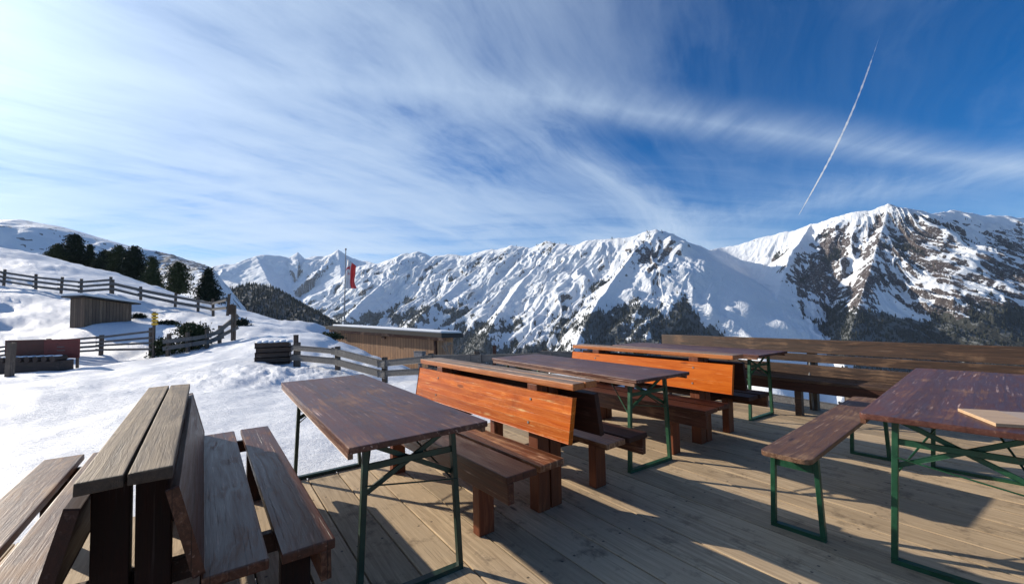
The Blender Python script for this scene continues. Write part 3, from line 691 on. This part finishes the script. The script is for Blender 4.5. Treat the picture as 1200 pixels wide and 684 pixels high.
def shrub(pos, wx, wy, h, label, n=2600, m='needle', group=None, tuft=.10):
    t = empty('pine_shrub', pos, 0, label, 'shrub', group)
    k = 60; a = rng.uniform(0, 2*PI, k); rr = np.sqrt(rng.uniform(0, 1, k)); zz = rng.uniform(0, 1, k)
    cs = np.c_[np.cos(a)*rr*wx*(1-.5*zz), np.sin(a)*rr*wy*(1-.5*zz), h*zz]
    v = leaf_cloud(cs, np.full(k, .13*h+.04), n, tuft, 1.2)
    o = mesh_np('foliage', v, np.arange(len(v)).reshape(-1, 3), M[m], smooth=False); o.parent = t
    mb = MB()
    for j in range(9):
        c = cs[j*6]; mb.tube([(c[0]*.3, c[1]*.3, -.3), tuple(c)], .018, 5, .006)
    mb.build('stems', M['bark'], t)
q = W2(216, 18.9); shrub(q+Vector((0, .5, 0)), .75, .6, 1.15, 'dark mountain pine bush behind the crooked fence', 4200)
q = W2(190, 19.3); shrub(q, .42, .4, .62, 'low dark bush beside the foot of the signpost', 1600)
for px, Y, wx, h, lb in [(196, 25, .75, .18, 'thin dark strip of scrub poking from the snow in the middle of the slope'), (222, 24.5, .4, .12, 'tiny patch of scrub right of the thin dark strip on the slope'), (282, 24., .7, .30, 'low dark scrub behind the notice board post'),
    (129, 27.5, .75, .32, 'low scrub just behind the hut roof'), (163, 26.5, .4, .25, 'small scrub right of the hut roof')]:
    shrub(W2(px, Y), wx, .35, h, lb, 900, 'needle_dark', 'scrub patches on the snowy slope', .09)
# dead branch by the barn's left end
q = W2(386, 21.0); shrub(q, .8, .3, .28, 'brown scrub at the buried left end of the barn', 1200, 'needle', None, .09)

# ------------------------------------------------------------------ mountains: one height field from ridge lines
def ridge(pts, S, amp, gs, p=1., noise=.0): return dict(P=np.array([W(*q) for q in pts]), S=S, amp=amp, gs=gs, p=p)
R = [
 # right massif
 ridge([(14000,1400,160),(4500,420,560),(2600,300,1150),(1900,275,1700),(1500,268,2300),(1320,264,2800),(1240,262,3250),(1199,256,3400),(1160,251,3350),(1115,248,3300),(1085,249,3150),(1060,243,3020),(1041,240,2950),(1022,247,3000),(1000,249,3080),(975,255,3180),(950,263,3300)], .80, 150, 90),
 ridge([(950,263,3300),(925,271,3400),(900,277,3500),(870,284,3600),(845,289,3700)], 1.15, 60, 60),
 ridge([(1041,241,2950),(1028,285,2650),(1015,330,2380),(1000,375,2100),(990,420,1850),(985,480,1500)], .85, 90, 70),
 ridge([(950,263,3300),(925,300,2850),(912,340,2500),(905,385,2150),(900,430,1850),(895,480,1550)], .85, 80, 70),
 ridge([(1085,249,3150),(1110,290,2800),(1125,330,2500),(1130,380,2150),(1130,430,1850)], .85, 90, 70),
 ridge([(1160,251,3350),(1185,290,2900),(1215,340,2500),(1240,400,2100),(1250,450,1800)], .85, 90, 70),
 # central peak
 ridge([(845,289,3700),(828,290,3600),(812,286,3450),(795,279,3250),(780,272,3080),(769,269,2980),(757,270,3000),(738,276,3060),(715,281,3150),(690,283,3250),(672,287,3350),(655,285,3450),(640,283,3550),(622,291,3650),(600,287,3750),(588,291,3850),(568,293,3950),(548,299,4050),(525,297,4150),(505,300,4250),(490,294,4300),(470,297,4350),(462,302,4400),(440,308,4500),(420,312,4600)], .72, 170, 85),
 ridge([(769,269,2980),(745,292,2780),(722,322,2550),(700,355,2320),(680,392,2100),(660,435,1850)], .80, 70, 60),
 ridge([(769,269,2980),(790,300,2750),(812,330,2550),(835,352,2350),(862,376,2120),(888,402,1900),(905,440,1650)], .70, 50, 60),
 ridge([(655,285,3450),(615,325,3100),(585,365,2750),(565,405,2400)], .72, 80, 60),
 ridge([(588,291,3850),(545,325,3450),(500,362,3050),(470,395,2700)], .72, 80, 60),
 ridge([(490,294,4300),(455,325,3900),(425,352,3500),(405,372,3200)], .72, 80, 60),
 # far left range
 ridge([(440,309,5200),(424,306,5400),(408,300,5500),(396,293,5500),(385,299,5500),(370,300,5500),(357,303,5500),(349,296,5450),(338,302,5400),(330,300,5350),(318,299,5300),(300,299,5200),(290,303,5100),(278,309,5000),(262,310,5000),(250,313,5000),(225,318,5000),(190,322,5000),(150,325,5000)], .62, 160, 130),
 ridge([(300,299,5200),(312,325,4600),(330,350,4000),(345,368,3500)], .55, 60, 80),
 ridge([(396,293,5500),(400,320,4900),(395,345,4300)], .6, 60, 80),
 # wooded spur left of the barn
 ridge([(225,318,1700),(262,329,1500),(285,333,1420),(304,331,1360),(329,342,1280),(352,356,1200),(379,374,1120),(405,392,1050),(440,420,950),(480,455,850)], .62, 30, 50),
]
HILL = ridge([(-900,190,700),(-500,205,700),(-300,222,700),(-120,243,720),(0,257,740),(25,257,740),(45,261,740),(70,265,740),(96,272,740),(115,278,740),(137,284,740),(155,289,745),(167,291,750),(190,295.5,760),(200,301,740),(212,307,715),(231,315,650),(252,332,540),(275,350,430),(300,372,320)], .33, 10, 60)
def seg_dist(x, y, P):
    bd = np.full(x.shape, 1e9); bh = np.zeros(x.shape); bs = np.zeros(x.shape); acc = 0.
    for i in range(len(P)-1):
        a, b = P[i], P[i+1]; dx, dy = b[0]-a[0], b[1]-a[1]; L2 = dx*dx+dy*dy
        t_ = np.clip(((x-a[0])*dx+(y-a[1])*dy)/L2, 0, 1); d = np.hypot(x-a[0]-t_*dx, y-a[1]-t_*dy)
        m = d < bd; bd = np.where(m, d, bd); bh = np.where(m, a[2]+t_*(b[2]-a[2]), bh); bs = np.where(m, acc+t_*math.sqrt(L2), bs); acc += math.sqrt(L2)
    return bd, bh, bs
def smooth_region(px, py):
    """the smooth couloir between the two peaks"""
    c = 822+ (py-285)*.62; w = 27+(py-285)*.24
    return np.exp(-((px-c-12)/w)**2)*sstep(py, 276, 300)
def mountain(x, y, full=False):
    r = np.hypot(x, y); px, py0 = project(x, y, np.zeros_like(x)+300.)
    z = -50-(r-140)*.62; z = np.maximum(z, -620); g_all = np.zeros_like(z); sA = x*0.; dA = x*0.
    wx = x+45*fbm(x/420, y/420, 4); wy = y+45*fbm(x/420+50, y/420, 4)
    fa_ = fbm(x/300, y/300, 3)*.6
    for k, rd in enumerate(R):
        P = rd['P']; cx, cy = P[:, 0].mean(), P[:, 1].mean()
        d0, h0_, _ = seg_dist(x, y, P); d1, h1_, s1_ = seg_dist(wx, wy, P)
        f = sstep(d0, 10, 260); d = d0*(1-f)+d1*f; h = h0_*(1-f)+h1_*f
        gul = ridged(s1_/(rd['gs']*1.35)+k*7.7+fa_, d/650.+k*3.1, 4, .55)-1.0
        fade = np.clip(d0/220, 0, 1)**.8
        zz = h-rd['S']*np.power(d, 1.0)+gul*rd['amp']*fade*.20
        m = zz > z
        g_all = np.where(m, gul*fade, g_all); sA = np.where(m, s1_+k*913., sA); dA = np.where(m, d0, dA)
        # soft union keeps valleys from creasing
        kk = 14.; hh = np.clip(.5+.5*(zz-z)/kk, 0, 1); z = z*(1-hh)+zz*hh+kk*hh*(1-hh)
    z = z+np.clip((r-900)/800, 0, 1)*(4*(ridged(x/95, y/95, 4, .5)-1.)+14*fbm(x/260, y/260, 4))*sstep(z, -600, -300)
    return (z, g_all, sA, dA) if full else z
az = np.r_[np.linspace(-1.35, -.93, 90)[:-1], np.linspace(-.93, .90, 1250), np.linspace(.90, 1.75, 170)[1:]]
rr = np.r_[np.geomspace(135, 900, 60)[:-1], np.linspace(900, 2000, 170)[:-1], np.linspace(2000, 4700, 400)[:-1], np.linspace(4700, 6400, 110)]
A_, R_ = np.meshgrid(az, rr); x = R_*np.sin(A_); y = R_*np.cos(A_); z, gul, sA, dA = mountain(x, y, True)
# ribs and gullies leaning with the strata: up to the right on the long ridge, fanning out below the right peak
px, py = project(x, y, z); lean = 1.0-1.7*sstep(px, 1000, 1090)-.35*sstep(px, 880, 930)+.3*sstep(-px, -640, -560)
zz0 = z.copy(); q_ = A_*R_.clip(2000, 4200)*.9+np.where(px < 600, 0, 0)-lean*zz0
dfade = np.clip(dA/150., 0, 1)*np.clip((R_-1800)/400, 0, 1)
rib = ridged(q_/120.+.35*fbm(x/400, y/400, 3), zz0/700., 5, .55)-1.0
z = z+rib*(16+10*sstep(px, 880, 930))*dfade; gul = gul+rib*.9
# smooth snow in the couloir
px, py = project(x, y, z); sm = smooth_region(px, py)*(R_ > 1800)
def blur(a, n):
    for _ in range(n):
        a = a.copy(); a[1:-1, :] = (a[:-2]+2*a[1:-1]+a[2:])/4; a[:, 1:-1] = (a[:, :-2]+2*a[:, 1:-1]+a[:, 2:])/4
    return a
zb_ = blur(z, 70); z = z*(1-sm)+zb_*sm
gy = np.gradient(z, axis=0)/np.gradient(R_, axis=0); gx = np.gradient(z, axis=1)/(R_*np.gradient(A_, axis=1)); steep = np.hypot(gx, gy)
px, py = project(x, y, z)
def blob(cx, cy, sx, sy, a=0.):
    c, s = math.cos(a), math.sin(a); dx = px-cx; dy = py-cy; return np.exp(-((dx*c+dy*s)/sx)**2-((-dx*s+dy*c)/sy)**2)
n1 = fbm(x/55, y/55, 5, .6); n2 = fbm(x/210, y/210, 4, .55); streak = fbm(px/16+py/34, py/9-px/26, 4, .6)
rock = .45*(steep-.80)+.34*n1+.26*n2-.22*gul-.42
massif = sstep(px, 885, 930)
rock += massif*(.13+.55*blob(955,320,26,62,.55)+.45*blob(1020,320,14,60,.2)+.35*blob(1070,290,14,30,-.3)+.35*blob(1100,285,20,45,-.5)+.4*blob(1185,290,24,60,-.2)+.3*blob(1130,350,50,40)+.25*blob(990,360,60,30)-.6*blob(1160,262,30,14)-.5*blob(905,285,45,18,-.2)-.35*blob(1065,355,22,26,.8)-.25*blob(1135,300,26,40,-.7)-.4*blob(1100,251,24,6))
rock += .45*blob(760,308,26,22)+.25*blob(775,288,14,16)+.35*blob(705,342,13,9)-.45*blob(750,335,34,15)+.25*blob(830,345,22,32,.9)-.3*blob(700,320,22,50,.7)
rock -= .07*sstep(-px, -870, -830)+.16*sstep(-px, -700, -640)+.22*blob(480,335,70,26); rock += 0+.42*blob(475,300,20,8)+.4*blob(600,293,22,6)+.35*blob(640,289,25,8)+.3*blob(570,300,30,8)
rock += .35*blob(395,302,12,9)+.2*blob(335,318,25,9)-.25*sstep(-px, -380, -250)*(R_ > 4000)
rock -= 2*sm
treeline = 352+10*fbm(px/60, px*0, 2)
fm = .55*sstep(py, treeline-8, treeline+26)
forest = fm+.5*n2+.22*n1-.30*gul+.25*streak
forest += .55*blob(810,385,70,28)+.45*blob(700,385,40,26)+.35*blob(735,360,14,16)+.4*blob(800,360,20,18)+.45*blob(925,370,20,28)+.45*blob(1030,385,40,16)+.4*blob(1100,388,60,16)+.2*blob(1180,380,30,25)
forest += .5*blob(560,405,48,26,-.2)+.55*blob(480,362,20,10,-.5)+.5*blob(520,356,22,8,-.45)+.4*blob(440,378,25,10,-.2)-.35*blob(610,372,34,34,.6)-.3*blob(680,345,28,20)
forest += sstep(py, 398, 425)*.4
forest += .9*blob(985,396,16,20)+massif*.28*sstep(py, 346, 372)
forest -= 2.5*sm+2*blob(1063,360,30,18,.6)*.3
spur = sstep(-R_, -1750, -1600)*sstep(py, 300, 330)
forest = np.where(R_ < 1700, .85+.25*n2+.2*n1+.45*sstep(px, 275, 300), forest)
forest = np.where(R_ > 4700, -1, forest)
rockm = np.clip((rock+.30)/.62, 0, 1); forestm = sstep(forest, .42, .62)
o = mesh_np('mountains', np.stack([x, y, z], -1).reshape(-1, 3), grid_faces(*x.shape)[:, ::-1], None, True, dict(rock=rockm, wood=forestm, warm=np.clip(massif, 0, 1), along=q_/100., down=zz0/100.))
structure(o)
t = NT('alpine_slope'); co = t.coord('Object'); rk = t.attr('rock').outputs['Fac']; wd_ = t.attr('wood').outputs['Fac']; wm = t.attr('warm').outputs['Fac']
na = t.noise(co, .028, 8, .68); nb = t.noise(co, .09, 6, .7); nc = t.noise(co, .006, 5, .6)
cf = t.n('CombineXYZ'); t.put(cf.inputs[0], t.math('MULTIPLY', t.attr('along').outputs['Fac'], 5.)); t.put(cf.inputs[1], t.math('MULTIPLY', t.attr('down').outputs['Fac'], .8))
fs = t.noise(cf.outputs[0], 1.3, 6, .65, .4)
rm = t.mapr(t.math('ADD', rk, t.math('ADD', t.math('MULTIPLY', t.math('SUBTRACT', na, .5), 1.3), t.math('MULTIPLY', t.math('SUBTRACT', fs, .5), 1.5))), .56, .66)
rockc = t.mix(nb, (.050, .042, .040, 1), (.15, .125, .11, 1)); rockw = t.mix(nb, (.036, .029, .027, 1), (.108, .082, .070, 1))
rockc = t.mix(wm, rockc, rockw)
rockc = t.mix(t.mapr(nb, .55, .66), rockc, (.6, .62, .65, 1))
c = t.mix(rm, (.80, .83, .86, 1), rockc)
fl = t.mapr(t.math('ADD', wd_, t.math('MULTIPLY', t.math('SUBTRACT', nb, .5), .9)), .45, .65)
c = t.mix(t.math('MULTIPLY', fl, .88), c, (.030, .034, .028, 1))
t.principled(c, .7, t.bump(t.math('ADD', na, t.math('ADD', t.math('MULTIPLY', nb, .3), t.math('MULTIPLY', fs, .9))), .7, 14.), Specular_IOR_Level=.15)
o.data.materials.append(t.m)

ZLOW = float(z.min()); ZTOP = float(z.max())
# forest: conifers standing on the slopes as one mass
cell = np.abs(np.gradient(R_, axis=0)*R_*np.gradient(A_, axis=1))
vis = (px > -60) & (px < 1260) & (py > 255) & (py < 520) & (R_ > 700)
w = np.clip((forestm+.02*(rockm > 2))*vis, 0, None)
dens = 1/150.*np.clip(1.0, 0, 1)
ex_ = w*cell*dens*np.where(R_ < 1750, 2.6, 1.); tot = ex_.sum(); NT_ = int(min(60000, tot)); print('trees wanted', tot)
# scattered singles above the treeline
w2 = ((forest > .12) & vis)*.035*cell*dens; ex_ = ex_/tot*NT_*1.0+w2*(NT_/tot)
pr = (ex_/ex_.sum()).ravel(); idx = rng.choice(len(pr), NT_, p=pr)
i0, i1 = np.unravel_index(idx, x.shape); i0 = np.clip(i0, 0, x.shape[0]-2); i1 = np.clip(i1, 0, x.shape[1]-2); fa = rng.uniform(0, 1, NT_); fb_ = rng.uniform(0, 1, NT_)
def bil(a): return (a[i0, i1]*(1-fa)+a[i0+1, i1]*fa)*(1-fb_)+(a[i0, i1+1]*(1-fa)+a[i0+1, i1+1]*fa)*fb_
tx, ty, tz = bil(x), bil(y), bil(z); hh = rng.uniform(9, 21, NT_)*np.where(np.hypot(tx, ty) < 1750, .75, 1.1); rd_ = hh*rng.uniform(.17, .25, NT_)
def cone_set(tx, ty, tz, hh, rd_):
    n = len(tx); k = 5; vs = []; fs = []
    a = rng.uniform(0, 6.28, n); base = 0
    V_ = []; F_ = []
    for (z0, z1, rf) in ((.06, .62, 1.), (.38, 1.0, .68)):
        ring = np.stack([np.stack([tx+np.cos(a+j*2*PI/k)*rd_*rf*rng.uniform(.75, 1.2, n), ty+np.sin(a+j*2*PI/k)*rd_*rf*rng.uniform(.75, 1.2, n), tz+hh*z0], -1) for j in range(k)], 1)
        tip = np.stack([tx, ty, tz+hh*z1], -1)[:, None]
        blk = np.concatenate([ring, tip], 1); V_.append(blk)
    V2 = np.concatenate(V_, 1); m = V2.shape[1]
    loc = []
    for b in (0, k+1):
        for j in range(k): loc.append((b+j, b+(j+1) % k, b+k))
    F2 = (np.arange(n)[:, None, None]*m+np.array(loc)[None]).reshape(-1, 3)
    return V2.reshape(-1, 3), F2
Vt, Ft = cone_set(tx, ty, tz, hh, rd_)
fo = mesh_np('forest', Vt, Ft, None, False); fo['kind'] = 'stuff'; fo['label'] = 'dark conifer forest covering the lower mountain slopes'; fo['category'] = 'forest'
t = NT('forest_needles'); g = t.n('NewGeometry'); t.principled(t.mix(g.outputs['Random Per Island'], (.014, .020, .014, 1), (.05, .052, .038, 1)), .8, Specular_IOR_Level=.1)
fo.data.materials.append(t.m)

# ------------------------------------------------------------------ snowy hill rising on the left
azh = np.linspace(-1.75, -.42, 620); rh = np.r_[np.geomspace(100, 400, 60)[:-1], np.linspace(400, 1300, 190)]
A2, R2 = np.meshgrid(azh, rh); x = R2*np.sin(A2); y = R2*np.cos(A2)
d, h, s_ = seg_dist(x, y, HILL['P'])
front = (np.hypot(x, y) < 790)
z = h-.27*d-22*sstep(d, 0, 500)+np.clip(d/80, 0, 1)*(7*fbm(x/110, y/110, 5)+3.*(ridged(x/60+y/140, y/60, 4)-1)+12*fbm(x/300, y/300, 2))
z = z-np.maximum(0, A2+.615)*R2*1.1
z = z+(.8*fbm(x/9., y/9., 3)+2.2*np.clip(fbm(x/16, y/16, 3), 0, 1))*sstep(project(x, y, z)[0], 150, 200)
near_f = sstep(-R2, -330, -100); z = np.minimum(z, z*(1-near_f)+(-20)*near_f) if False else z
pxh, pyh = project(x, y, z); rock = sstep(fbm(x/14, y/14, 4, .6)+.9*sstep(pxh, 165, 200)*sstep(-pyh, -330, -306)-.25*sstep(d, 0, 260), .42, .62)
o = mesh_np('hill', np.stack([x, y, z], -1).reshape(-1, 3), grid_faces(*x.shape)[:, ::-1], None, True, dict(rock=rock)); structure(o)
t = NT('hill_snow'); co = t.coord('Object'); na = t.noise(co, .12, 7, .65); nb = t.noise(t.mapping(co, (.02, .06, .03), rot=(0, 0, .6)), 1., 6, .65)
rk = t.mapr(t.math('ADD', t.attr('rock').outputs['Fac'], t.math('SUBTRACT', na, .5)), .5, .7)
c = t.mix(t.math('MULTIPLY', rk, .85), (.80, .83, .86, 1), (.09, .08, .075, 1))
t.principled(c, .6, t.bump(t.math('ADD', nb, t.math('MULTIPLY', na, .3)), .8, 5.), Specular_IOR_Level=.25)
o.data.materials.append(t.m)

# ------------------------------------------------------------------ sun, sky
SUN_EL = math.radians(22.5); tv = Vector((-.913, .407, 0)).normalized()
sd = Vector((tv.x*math.cos(SUN_EL), tv.y*math.cos(SUN_EL), math.sin(SUN_EL)))
sl = bpy.data.lights.new('sun', 'SUN'); sl.energy = 5.0; sl.angle = math.radians(.53); sl.color = (1., .90, .76)
so = bpy.data.objects.new('sun', sl); col.objects.link(so); so.rotation_euler = sd.to_track_quat('Z', 'Y').to_euler()
wld = bpy.data.worlds.new('World'); scn.world = wld; wld.use_nodes = True
class WT(NT):
    def __init__(s): s.t = wld.node_tree; s.t.nodes.clear(); s.out = s.t.nodes.new('ShaderNodeOutputWorld')
t = WT(); D = t.vmath('NORMALIZE', t.coord('Generated')); sx = t.n('SeparateXYZ'); t.put(sx.inputs[0], D)
sky = t.n('TexSky', sky_type='NISHITA', sun_disc=False); sky.sun_elevation = SUN_EL; sky.sun_rotation = math.atan2(sd.x, sd.y)
sky.altitude = 2200; sky.air_density = 1.; sky.dust_density = .3; sky.ozone_density = 3.
hs = t.n('HueSaturation'); hs.inputs['Saturation'].default_value = 1.4; hs.inputs['Hue'].default_value = .508; hs.inputs['Value'].default_value = 1.38; t.put(hs.inputs['Color'], sky)
# thin cirrus on a high plane: P = where the view ray meets it
zc = t.math('MAXIMUM', t.math('ADD', sx.outputs[2], .12), .02)
cx = t.n('CombineXYZ'); t.put(cx.inputs[0], t.math('DIVIDE', sx.outputs[0], zc)); t.put(cx.inputs[1], t.math('DIVIDE', sx.outputs[1], zc)); P = cx.outputs[0]
def streak_co(v, ang, sa, sb, off=0.):
    # ang: direction of the fibres on the cloud plane; low frequency along, high across
    ca, sa_ = math.cos(math.radians(ang)), math.sin(math.radians(ang)); c_ = t.n('CombineXYZ')
    t.put(c_.inputs[0], t.math('MULTIPLY', t.vmath('DOT_PRODUCT', v, (ca, sa_, 0)), sa)); t.put(c_.inputs[1], t.math('MULTIPLY', t.vmath('DOT_PRODUCT', v, (-sa_, ca, 0)), sb)); c_.inputs[2].default_value = off
    return c_.outputs[0]
sunc = t.vmath('DOT_PRODUCT', D, tuple(sd)); sc_ = t.math('MAXIMUM', sunc, 0.)
near_sun = t.math('POWER', sc_, 3.); vnear = t.math('POWER', sc_, 26.)
warp = t.n('TexNoise'); t.put(warp.inputs['Vector'], P); warp.inputs['Scale'].default_value = .7; warp.inputs['Detail'].default_value = 3
P2 = t.vmath('ADD', P, t.vmath('SCALE', t.vmath('SUBTRACT', warp.outputs['Color'], (.5, .5, .5)), .55))
s1 = t.noise(streak_co(P2, 48, .7, 1.7, 1.3), 1.15, 10, .66, .25)      # broad sheets
s2 = t.noise(streak_co(P2, 58, .55, 4.6, 4.), 1.6, 10, .65, .15)      # fibres
s3 = t.noise(streak_co(P2, 30, .6, .8, 7.7), 1.2, 5, .5, .2)
s4 = t.noise(streak_co(P2, 4, .30, 1.9, 2.2), 1.3, 8, .6, .1)      # flat layers low in the sky
def band(a, b, c, wv, soft, nz, amt):
    """old spread contrail: a line a*x+b*y = c on the cloud plane"""
    dd = t.math('ABSOLUTE', t.math('ADD', t.math('SUBTRACT', t.vmath('DOT_PRODUCT', P, (a, b, 0)), c), t.math('MULTIPLY', t.math('SUBTRACT', nz, .5), soft)))
    k = t.mapr(dd, 0, wv, 1, 0); return t.math('MULTIPLY', t.math('MULTIPLY', k, k), amt)
rip = t.noise(streak_co(P, 95, 1.0, 5.5), 1.5, 7, .65)
lr = t.mapr(t.vmath('DOT_PRODUCT', D, (-.86, .20, -.30)), -.50, .55, 0., 1.)   # thicker to the left
b1 = t.math('MULTIPLY', band(-.175, .984, 1.50, .24, .25, s3, .62), t.mapr(rip, .28, .70, .45, 1.1))
b2 = t.math('MULTIPLY', band(-.778, .629, 1.02, .34, .4, s1, .85), t.mapr(t.vmath('DOT_PRODUCT', P, (.629, .778, 0)), 1.0, 1.9, 0., 1.))
b3 = t.math('MULTIPLY', band(.70, .71, 3.05, .55, .6, s1, .50), t.mapr(rip, .25, .70, .4, 1.1))
dens = t.math('ADD', t.math('MULTIPLY', t.mapr(t.math('ADD', t.math('MULTIPLY', s1, .6), t.math('MULTIPLY', s3, .5)), .49, .68, 0, 1.), .80), t.math('MULTIPLY', t.mapr(s2, .40, .68), .24))
dens = t.math('MULTIPLY', dens, t.math('ADD', .13, t.math('MULTIPLY', t.math('MULTIPLY', lr, t.math('ADD', .30, lr)), 1.15)))
low = t.mapr(sx.outputs[2], .34, .10, 0, 1.)
dens = t.math('ADD', dens, t.math('MULTIPLY', t.math('MULTIPLY', low, t.mapr(s4, .40, .58, .05, 1.)), t.math('ADD', .16, t.math('MULTIPLY', lr, .95))))
dens = t.math('ADD', dens, t.math('ADD', b1, t.math('ADD', t.math('MULTIPLY', b2, t.mapr(s2, .3, .65, .3, 1.)), t.math('MULTIPLY', b3, t.mapr(s2, .3, .65, .3, 1.)))))
dens = t.math('ADD', dens, t.math('MULTIPLY', near_sun, .55))
dens = t.math('SUBTRACT', 1., t.math('POWER', 2.718, t.math('MULTIPLY', dens, -1.15)))
dens = t.math('MULTIPLY', dens, t.mapr(sx.outputs[2], -.03, .02))
bri = t.math('ADD', 8.8, t.math('ADD', t.math('MULTIPLY', near_sun, 1.6), t.math('MULTIPLY', vnear, 10.)))
cl = t.vmath('SCALE', (.74, .92, 1.16), bri)
c = t.mix(dens, hs.outputs[0], cl)
bg = t.n('Background'); t.put(bg.inputs[0], c); bg.inputs[1].default_value = .069
t.t.links.new(bg.outputs[0], t.out.inputs[0])

# ------------------------------------------------------------------ fresh contrail, a real streak of ice cloud high above
pts = []; NK = 120
for k in range(NK):
    f = k/(NK-1); qx = 1031+(936-1031)*f; qy = 42+(252-42)*f
    d = Vector(W(qx+8*math.sin(f*PI), qy, 1.))-Vector((0, 0, H)); alt = 3600.; pts.append(Vector((0, 0, H))+d*(alt/d.z))
vv = []; nseg = 20; rs_ = fbm(np.arange(NK)*.37, np.zeros(NK)+3.3, 4)
for k, p_ in enumerate(pts):
    tn_ = (pts[min(k+1, NK-1)]-pts[max(k-1, 0)]).normalized(); a_ = tn_.cross(Vector((0, 0, 1))).normalized(); b_ = a_.cross(tn_)
    f = k/(NK-1); r_ = (6+3*math.sin(min(1, f*1.6)*PI/2)+3.2*rs_[k])*(1.0+1.7*f)*min(1, f*5+.2)*min(1, (1-f)*6+.3)
    for j in range(nseg): an = 2*PI*j/nseg; vv.append(p_+(a_*math.cos(an)+b_*math.sin(an))*r_)
ff = [(k*nseg+j, k*nseg+(j+1) % nseg, (k+1)*nseg+(j+1) % nseg, (k+1)*nseg+j) for k in range(NK-1) for j in range(nseg)]
for e_ in (0, (NK-1)*nseg): ff += [(e_, e_+j, e_+j+1, e_+j+2) for j in range(1, nseg-2, 2)]
o = mesh_np('contrail', [tuple(v) for v in vv], ff, None)
bm_ = bmesh.new(); bm_.from_mesh(o.data); bmesh.ops.recalc_face_normals(bm_, faces=bm_.faces[:]); bm_.to_mesh(o.data); bm_.free(); tag(o, 'thin white contrail slanting up above the right mountain', 'contrail')
t = NT('ice_cloud'); vsn = t.n('VolumeScatter'); vsn.inputs['Color'].default_value = (1, 1, 1, 1); vsn.inputs['Density'].default_value = .011; vsn.inputs['Anisotropy'].default_value = 0.
t.t.links.new(vsn.outputs[0], t.out.inputs[1]); o.data.materials.append(t.m)

# thin blue mountain air
mb = MB(); mb.box(-6700, 6700, -500, 6700, ZLOW-5, ZTOP+40, 0); hz = mb.build('haze', None); hz['kind'] = 'stuff'
t = NT('mountain_air'); pv = t.n('VolumePrincipled'); pv.inputs['Color'].default_value = (.62, .78, 1., 1); pv.inputs['Density'].default_value = .000022; pv.inputs['Anisotropy'].default_value = .25
t.t.links.new(pv.outputs[0], t.out.inputs[1]); hz.data.materials.append(t.m)

vs = scn.view_settings; vs.view_transform = 'Standard'; vs.look = 'None'; vs.exposure = .36; vs.gamma = 1; vs.use_curve_mapping = False
scn.cycles.max_bounces = 8; scn.cycles.volume_bounces = 4; scn.cycles.transparent_max_bounces = 12; scn.cycles.use_denoising = True
